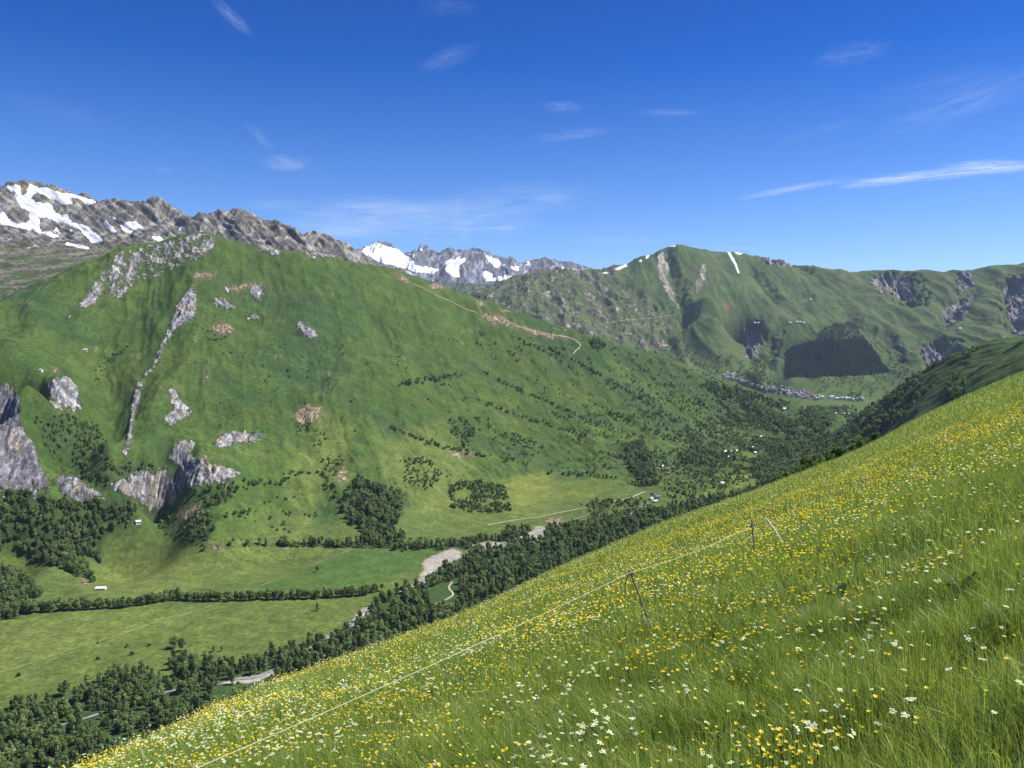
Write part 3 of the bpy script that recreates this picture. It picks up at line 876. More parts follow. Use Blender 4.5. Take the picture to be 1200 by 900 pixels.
crestE = cline([(380, 310, 11500), (415, 297, 11500), (425, 291, 11500), (436, 281, 11500), (447, 283, 11500), (465, 290, 11500), (477, 299, 11500), (485, 301, 11800), (493, 286, 12000), (503, 294, 12000), (512, 305, 12000),
                (521, 300, 12000), (531, 305, 12100), (546, 302, 12100), (555, 294, 12000), (566, 299, 12000), (577, 300, 12000), (584, 302, 12000), (591, 305, 12000), (602, 314, 12000), (617, 310, 12500),
                (626, 302, 12500), (636, 309, 12500), (647, 303, 12500), (657, 314, 12500), (675, 316, 12500), (700, 325, 12500), (740, 345, 12500)], 2)
footE = cline([(380, 345, 9800), (440, 345, 9800), (500, 345, 9800), (560, 345, 9800), (620, 345, 9800), (680, 350, 9800), (740, 360, 9800)], 2)
E = Layer(385, 735, 420, 9300, 13800, 240, [crestE, behind(crestE[::2], 500, 350), behind(crestE[::2], 1500, 800), footE], 25.0)
E.project()
X, Y = E.X, E.Y
fade = sstep(9600, 10300, E.R)
cr = ridged(X / 400, Y / 1500, 4, 300, 0.5) - 0.60
E.Z += fade * (np.minimum(cr, 0.2) * 150 + (ridged(X / 110, Y / 330, 4, 310) - .62) * 55)
E.project()
Uw, Vw = wobble(E.U, E.V, X, Y, 3.5, 160, 320)
snowE = [[(425, 292), (436, 284), (447, 285), (462, 291), (472, 296), (482, 303), (488, 310), (500, 312), (515, 316), (505, 322), (470, 314), (440, 305), (425, 298)],
         [(524, 304), (534, 303), (546, 301), (545, 307), (538, 311), (540, 325), (530, 325), (522, 316)], [(565, 298), (576, 300), (588, 306), (592, 314), (580, 314), (572, 306)],
         [(568, 317), (578, 320), (575, 327), (566, 326)], [(493, 289), (498, 292), (494, 294)], [(598, 312), (609, 311), (608, 318), (598, 316)], [(616, 308), (622, 306), (622, 312)],
         [(430, 312), (480, 318), (500, 330), (470, 330), (430, 325)], [(565, 326), (600, 322), (605, 326), (570, 331)], [(480, 296), (486, 298), (484, 304)], [(655, 313), (680, 316), (676, 320), (660, 318)]]
snow = np.zeros(E.Z.shape, np.float32)
for p in snowE:
    snow = np.maximum(snow, inpoly(Uw, Vw, p).astype(np.float32))
rcE = lerp(np.broadcast_to(np.array([0.23, 0.235, 0.255]), E.Z.shape + (3,)), np.array([0.14, 0.145, 0.17]), np.clip(0.5 + 1.5 * fbm(X / 120, Y / 400, 4, 330), 0, 1))
low = sstep(328, 336, E.V)
covE = np.broadcast_to(np.array([0.06, 0.09, 0.04]), E.Z.shape + (3,))
M_peak = terrain_mat("snowy_granite", 0.02, 0.006, 0.008, 0.006, 18.0, 0.6, 0.3, 0.6)
mountain("snowy_peaks", E, M_peak, covE, rcE, 1.3 * (1 - low), np.clip(blur(snow, 1) * (0.95 + 0.6 * fbm(X / 90, Y / 500, 4, 335)) - low, 0, 1))

# one low sheet under everything, out to the horizon
gm = MB(); ns = 64
gm.v = [(0, 0, -620)] + [(16500 * math.sin(2 * math.pi * k / ns), 16500 * math.cos(2 * math.pi * k / ns), -620) for k in range(ns)]
gm.f = [(0, 1 + (k + 1) % ns, 1 + k) for k in range(ns)]
structure("ground", gm.mesh("ground", plain_mat("distant_ground", (0.06, 0.1, 0.03), 0.9, 0.002)))

# ------------------------------------------------------------------ light and sky
SUN_EL, SUN_AZ = 54.0, 84.0         # azimuth clockwise from the view direction
sd = bpy.data.lights.new("sun", 'SUN')
sd.energy = 5.0
sd.angle = rad(0.53)
sd.color = (1.0, 0.96, 0.87)
sun = bpy.data.objects.new("sun", sd); COL.objects.link(sun)
dirv = Vector((math.sin(rad(SUN_AZ)) * math.cos(rad(SUN_EL)), math.cos(rad(SUN_AZ)) * math.cos(rad(SUN_EL)), math.sin(rad(SUN_EL))))
sun.rotation_euler = dirv.to_track_quat('Z', 'Y').to_euler()
sun.location = dirv * 300

world = bpy.data.worlds.new("World")
scene.world = world
world.use_nodes = True
wt = world.node_tree
wt.nodes.clear()
wo = N(wt, "ShaderNodeOutputWorld")
bg = N(wt, "ShaderNodeBackground"); bg.inputs['Strength'].default_value = 0.085
sky = N(wt, "ShaderNodeTexSky", sky_type='NISHITA')
sky.sun_disc = False
sky.sun_elevation = rad(SUN_EL); sky.sun_rotation = rad(SUN_AZ)
sky.altitude = 1800; sky.air_density = 1.0; sky.dust_density = 0.25; sky.ozone_density = 3.0
hs = N(wt, "ShaderNodeHueSaturation"); hs.inputs['Saturation'].default_value = 1.12; hs.inputs['Value'].default_value = 1.0
gr = N(wt, "ShaderNodeMix", data_type='RGBA', blend_type='MULTIPLY')
gr.inputs['Factor'].default_value = 1.0
mt = N(wt, "ShaderNodeMix", data_type='RGBA')
mt.inputs['A'].default_value = (1.16, 1.24, 1.42, 1); mt.inputs['B'].default_value = (0.20, 0.44, 1.0, 1)
wt.links.new(mt.outputs['Result'], gr.inputs['B'])
wt.links.new(sky.outputs[0], gr.inputs['A'])
wt.links.new(gr.outputs['Result'], hs.inputs['Color'])
# thin cirrus: streaks placed by direction (east/north, height/north)
tc = N(wt, "ShaderNodeTexCoord")
sep = N(wt, "ShaderNodeSeparateXYZ"); wt.links.new(tc.outputs['Generated'], sep.inputs[0])


def wm(op, a, b=None, c=None, clamp=False):
    n = N(wt, "ShaderNodeMath", operation=op); n.use_clamp = clamp
    for i, q in enumerate((a, b, c)):
        if q is None:
            continue
        if isinstance(q, (int, float)):
            n.inputs[i].default_value = q
        else:
            wt.links.new(q, n.inputs[i])
    return n.outputs[0]


wt.links.new(wm('MULTIPLY', sep.outputs['Z'], 2.7, clamp=True), mt.inputs['Factor'])
ny = wm('MAXIMUM', sep.outputs['Y'], 0.05)
ex = wm('DIVIDE', sep.outputs['X'], ny)
ez = wm('DIVIDE', sep.outputs['Z'], ny)
front = wm('GREATER_THAN', sep.outputs['Y'], 0.05)
cloud = None
# (u, v, half length, half width, tilt, density)
wisps = [(1100, 204, 130, 8, -0.10, 1.05), (1035, 213, 60, 6, -0.13, 0.85), (480, 256, 170, 30, 0.04, 0.5), (590, 238, 120, 26, -0.1, 0.3), (380, 268, 110, 18, -0.05, 0.35), (1130, 120, 120, 26, -0.35, 0.22), (930, 221, 80, 5, -0.17, 0.75), (1165, 195, 70, 10, -0.03, 1.1), (270, 18, 38, 9, 0.75, 0.35), (525, 68, 45, 14, -0.35, 0.2), (525, 8, 40, 14, 0, 0.12),
         (335, 191, 36, 12, 0.05, 0.42), (660, 125, 28, 8, 0.0, 0.28), (668, 158, 60, 8, -0.12, 0.26), (785, 132, 45, 6, 0.0, 0.22), (1000, 62, 55, 16, -0.2, 0.22),
         (455, 246, 90, 10, 0.05, 0.38), (640, 232, 38, 6, 0.05, 0.34), (593, 267, 14, 5, 0, 0.5), (540, 262, 30, 14, 1.3, 0.25), (410, 272, 60, 9, 0, 0.35), (320, 240, 50, 8, 0, 0.25), (725, 282, 70, 6, 0, 0.2),
         (305, 160, 26, 8, 0.8, 0.22), (970, 150, 60, 6, -0.3, 0.14), (195, 200, 14, 5, 0, 0.2), (1100, 100, 100, 20, -0.25, 0.1), (880, 291, 40, 3, 0, 0.25), (70, 130, 90, 20, 0.3, 0.06)]
mp = N(wt, "ShaderNodeCombineXYZ")
wt.links.new(ex, mp.inputs[0]); wt.links.new(ez, mp.inputs[1])
for i, (u, v, hl, hw, ti, den) in enumerate(wisps):
    t, e = ray(u, v)
    cx, czz = math.tan(float(t)), float(e) / math.cos(float(t))
    L_ = hl / F; W_ = hw / F
    ca, sa = math.cos(ti), math.sin(ti)      # tilt in picture sense, v down
    dx = wm('SUBTRACT', ex, cx); dz = wm('SUBTRACT', ez, czz)
    a = wm('ADD', wm('MULTIPLY', dx, ca / L_), wm('MULTIPLY', dz, -sa / L_))
    b = wm('ADD', wm('MULTIPLY', dx, sa / W_), wm('MULTIPLY', dz, ca / W_))
    cv = N(wt, "ShaderNodeCombineXYZ")
    wt.links.new(wm('MULTIPLY', a, 1.2), cv.inputs[0]); wt.links.new(wm('MULTIPLY', b, 2.2), cv.inputs[1]); cv.inputs[2].default_value = i * 7.3
    nz = N(wt, "ShaderNodeTexNoise"); nz.inputs['Scale'].default_value = 1.6; nz.inputs['Detail'].default_value = 7; nz.inputs['Roughness'].default_value = 0.62
    nz.inputs['Distortion'].default_value = 1.1
    wt.links.new(cv.outputs[0], nz.inputs['Vector'])
    r2 = wm('ADD', wm('MULTIPLY', a, a), wm('MULTIPLY', b, b))
    fall = wm('POWER', wm('SUBTRACT', 1.0, r2, clamp=True), 1.4)
    body = wm('MULTIPLY', wm('MULTIPLY', fall, wm('MULTIPLY_ADD', nz.outputs['Fac'], 3.0, -1.05, clamp=True)), den * 0.5)
    cloud = body if cloud is None else wm('ADD', cloud, body)
cloud = wm('MULTIPLY', cloud, front, clamp=True)
mixc = N(wt, "ShaderNodeMix", data_type='RGBA')
wt.links.new(cloud, mixc.inputs['Factor'])
wt.links.new(hs.outputs[0], mixc.inputs['A'])
mixc.inputs['B'].default_value = (8.6, 9.0, 9.6, 1)
wt.links.new(mixc.outputs['Result'], bg.inputs['Color'])
wt.links.new(bg.outputs[0], wo.inputs['Surface'])

# valley air
hm = MB(); hm.box(-17000, 17000, -17000, 17000, -640, 1400)
m_h, nt_h, out_h = new_mat("valley_air")
pv = N(nt_h, "ShaderNodeVolumePrincipled")
pv.inputs['Color'].default_value = (0.60, 0.74, 1.0, 1)
pv.inputs['Density'].default_value = 1.9e-5
pv.inputs['Anisotropy'].default_value = 0.1
nt_h.links.new(pv.outputs[0], out_h.inputs['Volume'])
stuff("haze", hm.mesh("haze", m_h))

scene.view_settings.view_transform = 'Standard'
scene.view_settings.look = 'None'
scene.view_settings.exposure = 0.6
scene.view_settings.gamma = 1.0
scene.render.engine = 'CYCLES'
scene.cycles.use_denoising = True
scene.cycles.denoising_prefilter = 'NONE'
scene.cycles.max_bounces = 6
scene.cycles.diffuse_bounces = 3
scene.cycles.glossy_bounces = 2
scene.cycles.transmission_bounces = 3
scene.cycles.transparent_max_bounces = 6
scene.cycles.volume_bounces = 0
scene.cycles.use_fast_gi = False

# ------------------------------------------------------------------ tracks and river draped on the ground
def smooth_line(pts, n=8):
    P = [np.array(p, float) for p in pts]
    P = [2 * P[0] - P[1]] + P + [2 * P[-1] - P[-2]]
    out = []
    for i in range(1, len(P) - 2):
        for k in range(n):
            t = k / n
            a, b, c, d = P[i - 1], P[i], P[i + 1], P[i + 2]
            out.append(0.5 * (2 * b + (c - a) * t + (2 * a - 5 * b + 4 * c - d) * t * t + (3 * b - a - 3 * c + d) * t ** 3))
    out.append(P[-2])
    return np.array(out)


def ribbon(name, L, line, width, mat, off=0.35, n=8, vary=0.25):
    q = smooth_line(line, n)
    p = L.hit(q[:, 0], q[:, 1])[:, :2]
    p = p[~np.isnan(p[:, 0])]
    # even spacing
    s = np.concatenate([[0], np.cumsum(np.hypot(*np.diff(p, axis=0).T))])
    k = max(8, int(s[-1] / max(2.5, width * 0.5)))
    ss = np.linspace(0, s[-1], k)
    p = np.stack([np.interp(ss, s, p[:, 0]), np.interp(ss, s, p[:, 1])], -1)
    for _ in range(3):
        p[1:-1] = (p[:-2] + p[1:-1] * 2 + p[2:]) / 4
    t = np.gradient(p, axis=0); t /= np.maximum(np.hypot(t[:, 0], t[:, 1])[:, None], 1e-6)
    nn = np.stack([-t[:, 1], t[:, 0]], -1)
    w = width * (1 + vary * fbm(p[:, 0] / 15, p[:, 1] / 15, 2, 500))[:, None] / 2
    cols = [p + nn * w * a for a in (-1, -0.5, 0, 0.5, 1)]
    V_ = np.stack(cols, 1)
    Z_ = L.height(V_[..., 0].ravel(), V_[..., 1].ravel()).reshape(V_.shape[:2])
    Z_ = np.maximum(Z_, 0.5 * Z_ + 0.5 * Z_.mean(1, keepdims=True)) + off
    return structure(name, mesh_np(name, np.concatenate([V_, Z_[..., None]], -1).reshape(-1, 3), grid_faces(k, 5), [mat], smooth=True))


M_track = plain_mat("pale_dirt", (0.42, 0.37, 0.27), 0.95, 0.15, 0.75, 1.25, 0.1)
M_trackg = plain_mat("grassy_dirt", (0.22, 0.235, 0.10), 0.95, 0.12, 0.7, 1.3, 0.1)
M_tan = plain_mat("tan_dirt", (0.33, 0.27, 0.17), 0.95, 0.15, 0.75, 1.25, 0.1)
M_water = plain_mat("mountain_river", (0.22, 0.24, 0.24), 0.4, 0.2, 0.6, 1.6, 0.5, 0.3)
ribbon("dirt_road", B, [(572, 615), (600, 610), (630, 606), (660, 600), (700, 592), (735, 584), (756, 576)], 4.5, M_track)
ribbon("mountain_track", B, [(484, 333), (500, 340), (515, 348), (530, 354), (545, 362), (560, 367)], 4.0, M_tan, 0.6)
ribbon("mountain_track", B, [(604, 382), (625, 388), (650, 393), (668, 396), (677, 401), (680, 406), (674, 412), (672, 415)], 5.0, M_tan, 0.6)
ribbon("mountain_track", B, [(648, 384), (655, 387), (664, 387)], 3.5, M_tan, 0.6)
ribbon("field_track", B, [(412, 644), (395, 651), (375, 659), (350, 669), (325, 679), (302, 688)], 2.2, M_trackg)
ribbon("field_track", B, [(-40, 798), (0, 788), (40, 776), (80, 762), (130, 747), (180, 730), (225, 717), (256, 708)], 2.4, M_trackg, 0.3)
ribbon("field_track", B, [(530, 682), (526, 689), (531, 697), (520, 704), (510, 708), (503, 713), (506, 719)], 3.0, M_track)
#ribbon("hill_path", B, [(470, 450), (500, 446), (540, 440), (600, 432), (660, 428)], 2.2, M_trackg, 0.4)
ribbon("farm_track", B, [(757, 540), (765, 546), (775, 550)], 3.5, M_track)
ribbon("farm_track", B, [(842, 544), (848, 540), (854, 536)], 3.0, M_track)
ribbon("mountain_road", D, [(696, 382), (715, 378), (740, 375), (765, 373), (785, 370)], 8, M_tan, 1.5)
ribbon("river", B, [(-100, 905), (-40, 888), (15, 878), (40, 866), (70, 850), (100, 842), (180, 815), (260, 798), (300, 794), (330, 780), (370, 755), (402, 737), (420, 722), (440, 706), (478, 690), (500, 676), (520, 663), (545, 652),
                (580, 642), (615, 633), (630, 625), (655, 615), (700, 602), (722, 612), (760, 588)], 4.0, M_water, 0.5)

# ------------------------------------------------------------------ houses
PALETTE = {
    'white': (0.72, 0.70, 0.66), 'cream': (0.56, 0.50, 0.41), 'stone': (0.36, 0.33, 0.29), 'timber': (0.17, 0.11, 0.07), 'metal': (0.52, 0.54, 0.57), 'tin': (0.72, 0.74, 0.78),
    'red': (0.22, 0.125, 0.105), 'brown': (0.20, 0.14, 0.11), 'grey': (0.30, 0.30, 0.31), 'slate': (0.16, 0.16, 0.18), 'glass': (0.05, 0.06, 0.07), 'dark': (0.06, 0.05, 0.045)}
HM = {k: plain_mat(k + "_surface", c, 0.35 if k in ('glass', 'tin', 'metal') else 0.85, 0.8, 0.82, 1.15) for k, c in PALETTE.items()}
_house_cache = {}


def house_parts(w, d, hw, hr, wall, roof, detail):
    key = (round(w, 1), round(d, 1), round(hw, 1), round(hr, 1), wall, roof, detail)
    if key in _house_cache:
        return _house_cache[key]
    parts = []
    m = MB()
    b = -3.0
    x, y = w / 2, d / 2
    vs = [(-x, -y, b), (x, -y, b), (x, y, b), (-x, y, b), (-x, -y, hw), (x, -y, hw), (x, y, hw), (-x, y, hw), (-x, 0, hw + hr), (x, 0, hw + hr)]
    m.add(vs, [(0, 1, 5, 4), (2, 3, 7, 6), (1, 2, 6, 9, 5), (3, 0, 4, 8, 7), (4, 5, 9, 8), (6, 7, 8, 9)])
    parts.append(("wall", m.mesh("house_wall", HM[wall]), []))
    m = MB()
    o = 0.7; sl = hr / y; t = 0.25
    for s in (-1, 1):
        ye, ze = s * (y + o), hw - o * sl
        a = [(-x - o, 0, hw + hr + 0.05), (x + o, 0, hw + hr + 0.05), (x + o, ye, ze + 0.05), (-x - o, ye, ze + 0.05)]
        c = [(p[0], p[1], p[2] + t) for p in a]
        f = [(0, 1, 2, 3), (4, 7, 6, 5), (0, 4, 5, 1), (1, 5, 6, 2), (2, 6, 7, 3), (3, 7, 4, 0)]
        if s < 0:
            f = [tuple(reversed(q)) for q in f]
        m.add(a + c, f)
    chim = []
    if detail > 1:
        cm = MB(); cm.box(x * 0.4, x * 0.4 + 0.8, y * 0.2, y * 0.2 + 0.8, hw + hr * 0.6, hw + hr + 1.1)
        chim = [("chimney", cm.mesh("house_chimney", HM['stone']))]
    parts.append(("roof", m.mesh("house_roof", HM[roof]), chim))
    if detail > 0:
        nw = max(2, int(w / 4.5))
        for s in (-1, 1):
            for fl in range(max(1, int(hw / 2.8))):
                for k in range(nw):
                    if s < 0 and fl == 0 and k == nw // 2:
                        continue
                    cx = -x + (k + 0.5) * w / nw
                    wm_ = MB(); y0 = s * y; z0 = 1.0 + fl * 2.7
                    wm_.box(cx - 0.6, cx + 0.6, min(y0, y0 + s * 0.08), max(y0, y0 + s * 0.08), z0, z0 + 1.3)
                    parts.append(("window", wm_.mesh("house_window", HM['glass']), []))
        dm = MB(); cx = -x + (nw // 2 + 0.5) * w / nw
        dm.box(cx - 0.7, cx + 0.7, -y - 0.1, -y, 0.0, 2.1)
        parts.append(("door", dm.mesh("house_door", HM['timber']), []))
    _house_cache[key] = parts
    return parts


def house(name, label, cat, L, u, v, w, d, hw, hr, wall, roof, rot, group=None, detail=0, pos=None):
    p = L.hit([u], [v])[0] if pos is None else pos
    if np.isnan(p[0]):
        return None
    r = bpy.data.objects.new(name, None); COL.objects.link(r)
    r.empty_display_size = 2
    r.location = p; r.rotation_euler = (0, 0, rot)
    tag(r, label, cat, group)
    for nm, me, sub in house_parts(w, d, hw, hr, wall, roof, detail):
        o = obj(nm, me, r)
        for sn, sm in sub:
            obj(sn, sm, o)
    return r


tin = house("field_barn", "long low barn with a pale metal roof on the valley meadow", "barn", B, 118.5, 691, 15, 7.5, 3.2, 1.8, 'white', 'tin', rad(4), None, 1)
house("mountain_hut", "small white cottage at the top of the meadow beneath the grey crag", "cottage", B, 162, 613, 8, 6, 3.4, 2.4, 'white', 'tin', rad(30), None, 1)
house("mountain_hut", "tiny pale hut alone on the high grassy slope", "hut", B, 100, 411, 9, 6, 3, 2, 'white', 'metal', rad(20), None, 0)
house("mountain_hut", "tiny pale hut on the slope just above the isolated white crag", "hut", B, 48, 435, 7, 5, 3, 2, 'white', 'metal', rad(-15), None, 0)
# hamlets on the lower slope
ham = [
    (771, 584, 11, 8, 5, 3, 'cream', 'slate', 20, "cream house with slate roof at the end of the valley road"), (765, 580, 10, 7, 5, 3, 'stone', 'brown', -30, "stone house with brown roof where the valley road ends"),
    (763, 586, 8, 7, 4, 2.5, 'white', 'metal', 50, "small white house with metal roof below the end of the road"), (768, 589, 8, 6, 4, 2.5, 'white', 'metal', 10, "lowest white house of the cluster at the road end"),
    (782, 551, 12, 8, 5, 3, 'cream', 'brown', 15, "cream farmhouse with brown roof beside bare earth on the slope"), (789, 549, 10, 8, 4, 3, 'stone', 'red', -20, "stone house with reddish roof at the uphill edge of the farm"),
    (776, 548, 9, 7, 4.5, 2.5, 'white', 'tin', 35, "white house with bright metal roof at the farm on bare earth"), (783, 556, 9, 7, 4, 2.5, 'timber', 'brown', -5, "dark timber barn below the farm on bare earth"),
    (846, 568, 9, 8, 4.5, 2.6, 'cream', 'metal', 25, "pale house with metal roof standing alone above the meadow edge"),
    (850, 531, 11, 8, 5, 3, 'white', 'tin', 10, "bright white house in the middle of the upper hamlet"), (856, 530, 9, 7, 4.5, 2.6, 'cream', 'metal', -25, "cream house next to the bright white one in the upper hamlet"),
    (862, 530, 10, 8, 5, 3, 'white', 'metal', 20, "white gabled house at the east end of the upper hamlet"), (863, 534, 8, 6, 4, 2.4, 'white', 'tin', 40, "low white shed under the gabled house of the upper hamlet"),
    (855, 537, 9, 8, 5, 2.6, 'white', 'tin', -10, "white square house just below the upper hamlet"), (885, 532, 8, 7, 5, 2.6, 'white', 'metal', 15, "white house among trees beyond the upper hamlet"),
    (881, 525, 10, 6, 3, 2, 'white', 'tin', 5, "long pale shed in the pasture above the hamlets"), (893, 513, 12, 8, 4.5, 3, 'white', 'tin', 0, "highest white chalet by itself near the wooded spur"),
    (1000, 524, 10, 7, 5, 3, 'white', 'tin', -10, "pale cottage among dark woods under the side hill"),
]
for u, v, w, d, hw, hr, wl, rf, ro, lab in ham:
    house("farmhouse", lab, "house", B, u, v, w, d, hw, hr, wl, rf, rad(ro), "houses of the hillside hamlets", 2 if v > 520 else 1)
# far village
vrng = np.random.default_rng(5)
strips = [([(851, 441), (862, 443), (876, 448)], 24, ['cream', 'stone', 'cream', 'white'], ['brown', 'red', 'grey']), ([(885, 452), (897, 456), (911, 457)], 10, ['white', 'cream', 'white'], ['grey', 'slate']),
          ([(918, 458), (930, 461), (946, 463)], 44, ['cream', 'white', 'white', 'stone'], ['brown', 'red', 'grey', 'brown', 'slate']), ([(938, 465), (955, 467), (965, 468)], 12, ['white', 'white', 'cream'], ['brown', 'grey']),
          ([(962, 466), (980, 468), (990, 468)], 7, ['white'], ['tin', 'grey']), ([(993, 468), (1002, 469), (1008, 468)], 7, ['white'], ['tin', 'grey']), ([(980, 487), (986, 486), (991, 487)], 4, ['white'], ['tin', 'metal'])]
names_w = {'white': 'white', 'cream': 'cream', 'stone': 'grey stone'}
names_r = {'red': 'reddish', 'brown': 'brown', 'grey': 'grey', 'slate': 'dark slate', 'tin': 'bright metal', 'metal': 'pale metal'}
places = ["at the upper end of the far village", "in the middle gap of the far village", "in the dense core of the far village", "below the core of the far village", "in the long white row of the far village", "at the lower end of the far village", "in the field below the far village"]
for (line, cnt, ws, rs), place in zip(strips, places):
    q = smooth_line(line, 10)
    taken = []
    for k in range(cnt):
        for _try in range(30):
            i = vrng.integers(0, len(q))
            u, v = q[i] + vrng.normal(0, 1, 2) * np.array([2.5, 1.5 if cnt > 8 else 0.4])
            p = D.hit([u], [v])[0]
            if not np.isnan(p[0]) and all(np.hypot(*(p[:2] - t[:2])) > 15 for t in taken):
                break
        else:
            continue
        taken.append(p)
        wl = ws[vrng.integers(len(ws))]; rf = rs[vrng.integers(len(rs))]
        sz = [(16, 12, 9, 4), (13, 11, 8, 3.5), (19, 13, 11, 4)][vrng.integers(3)]
        if cnt < 8:
            sz = [(26, 11, 10, 3), (18, 11, 9, 3)][vrng.integers(2)]
        house("village_house", f"{names_w[wl]} house with {names_r[rf]} roof {place}", "house", D, u, v, *sz, wl, rf, vrng.normal(0, 0.5), f"houses {place}", 0, p)
for u, v in [(926, 379), (934, 378), (938, 378), (942, 379), (950, 352), (885, 379), (889, 379), (1125, 386), (919, 481)]:
    L_ = D if v < 480 else B
    house("alpine_chalet", "tiny white chalet isolated on the far green mountainside", "chalet", L_, u, v, 17 if L_ is D else 10, 9 if L_ is D else 8, 7, 3, 'white', 'tin', 0.2, "chalets isolated on the far mountainside", 0)

# ------------------------------------------------------------------ trees
M_leaf = leaf_mat("foliage", trans=0.5, inst_var=0.42, hue=0.016)
M_needle = leaf_mat("needles", trans=0.2, inst_var=0.5, hue=0.012)
M_bark = plain_mat("bark", (0.12, 0.09, 0.065), 0.95, 2.0, 0.7, 1.3, 0.1)


def quads_at(cent, nrm, size, g):
    """one small leafy quad per centre, facing nrm"""
    n = len(cent)
    nrm = nrm / np.maximum(np.linalg.norm(nrm, axis=1, keepdims=True), 1e-6)
    a = g.normal(size=(n, 3))
    s = np.cross(nrm, a); s /= np.maximum(np.linalg.norm(s, axis=1, keepdims=True), 1e-6)
    t = np.cross(nrm, s)
    sz = size * g.uniform(0.7, 1.3, (n, 1))
    s = s * sz * 0.5; t = t * sz * 0.5 * g.uniform(0.6, 1.0, (n, 1))
    vs = np.stack([cent - s - t, cent + s - t * 0.7, cent + s * 0.9 + t, cent - s * 0.8 + t * 0.9], 1).reshape(-1, 3)
    return vs, np.arange(4 * n).reshape(n, 4)


def crown_mesh(kind, seed):
    g = np.random.default_rng(seed)
    cs, ns, bl = [], [], []
    if kind == 'broadleaf':
        base = np.array([0.190, 0.262, 0.085]); nb = 19; per = 34; size = 0.74
        wx = g.uniform(2.3, 3.3); zc = 5.6; wz = 4.3
        for k in range(nb):
            d = g.normal(size=3); d /= np.linalg.norm(d)
            rr = g.uniform(0.35, 0.85)
            c = np.array([d[0] * wx * rr, d[1] * wx * rr, zc + d[2] * wz * rr * (0.95 if d[2] > 0 else 0.9)])
            rad_ = g.uniform(1.0, 1.7)
            q = g.normal(size=(per, 3)); q /= np.linalg.norm(q, axis=1, keepdims=True)
            q[:, 2] = np.where(g.random(per) < 0.35, np.abs(q[:, 2]), q[:, 2])
            cs.append(c + q * rad_ * g.uniform(0.75, 1.05, (per, 1))); ns.append(q + g.normal(size=(per, 3)) * 0.35)
            bl.append(np.full(per, g.uniform(0.78, 1.25)))
    elif kind == 'poplar':      # narrow alder / birch shape
        base = np.array([0.182, 0.255, 0.098]); nb = 16; per = 34; size = 0.70
        for k in range(nb):
            z = g.uniform(1.4, 9.0)
            w = 1.9 * math.sin(min(1, (z + 0.6) / 4.0) * math.pi / 2) * (1 - max(0, z - 4.5) / 6.5)
            a = g.uniform(0, 6.28)
            c = np.array([math.cos(a) * w * 0.7, math.sin(a) * w * 0.7, z])
            q = g.normal(size=(per, 3)); q /= np.linalg.norm(q, axis=1, keepdims=True)
            cs.append(c + q * np.array([1, 1, 1.3]) * g.uniform(0.8, 1.25)); ns.append(q + g.normal(size=(per, 3)) * 0.35)
            bl.append(np.full(per, g.uniform(0.78, 1.25)))
    elif kind == 'conifer':
        base = np.array([0.050, 0.090, 0.040]); size = 0.85
        for k in range(16):
            z = 0.8 + 9.0 * k / 16; w = 2.1 * (1 - k / 16.5)
            per = max(6, int(26 * (1 - k / 18)))
            a = g.uniform(0, 6.28, per); rr = w * np.sqrt(g.uniform(0.15, 1, per))
            cs.append(np.stack([np.cos(a) * rr, np.sin(a) * rr, z - rr * 0.28 + g.normal(0, 0.12, per)], -1))
            ns.append(np.stack([np.cos(a) * 0.6, np.sin(a) * 0.6, np.full(per, 0.8)], -1) + g.normal(size=(per, 3)) * 0.25)
            bl.append(np.full(per, g.uniform(0.85, 1.2)))
    else:                       # bush, about 3 m across
        base = np.array([0.100, 0.150, 0.046]); nb = 9; per = 18; size = 0.6
        for k in range(nb):
            a = g.uniform(0, 6.28); rr = g.uniform(0, 1.25)
            c = np.array([math.cos(a) * rr, math.sin(a) * rr, g.uniform(0.5, 1.75) - rr * 0.35])
            q = g.normal(size=(per, 3)); q /= np.linalg.norm(q, axis=1, keepdims=True)
            cs.append(c + q * g.uniform(0.5, 0.85)); ns.append(q + g.normal(size=(per, 3)) * 0.35)
            bl.append(np.full(per, g.uniform(0.78, 1.25)))
    cs = np.concatenate(cs); ns = np.concatenate(ns); bl = np.concatenate(bl)
    cs[:, 2] = np.maximum(cs[:, 2], 0.25)
    vs, fs = quads_at(cs, ns, size, g)
    tint = base[None] * (bl * g.uniform(0.75, 1.3, len(bl)))[:, None] * (1 + g.normal(0, 0.05, (len(bl), 3)))
    return mesh_np(kind + "_crown", vs, fs, [M_needle if kind == 'conifer' else M_leaf], {"tint": ('FLOAT_COLOR', np.repeat(np.clip(tint, 0.005, 1), 4, 0))})


def trunk_mesh(kind, seed):
    g = np.random.default_rng(seed + 900)
    m = MB()
    top = 8.6 if kind != 'broadleaf' else 6.0
    m.tube([(0, 0, -0.8), (g.normal(0, .05), g.normal(0, .05), 1.5), (g.normal(0, .12), g.normal(0, .12), 4), (g.normal(0, .15), g.normal(0, .15), top)], [0.26, 0.21, 0.15, 0.04], 6)
    for k in range(5):
        z = g.uniform(1.8, top - 1.5); a = g.uniform(0, 6.28); l = g.uniform(1.0, 2.0) * (1.0 if kind == 'broadleaf' else 0.6)
        m.tube([(0, 0, z), (math.cos(a) * l * .5, math.sin(a) * l * .5, z + .6), (math.cos(a) * l, math.sin(a) * l, z + 1.3)], [0.09, 0.06, 0.02], 4)
    return m.mesh(kind + "_trunk", M_bark)


KINDS = {'broadleaf': 5, 'poplar': 4, 'conifer': 3, 'bush': 4}
CROWN = {k: [crown_mesh(k, 100 + 10 * i + len(k)) for i in range(n)] for k, n in KINDS.items()}
TRUNK = {k: [trunk_mesh(k, 100 + 10 * i) for i in range(n)] for k, n in KINDS.items() if k != 'bush'}

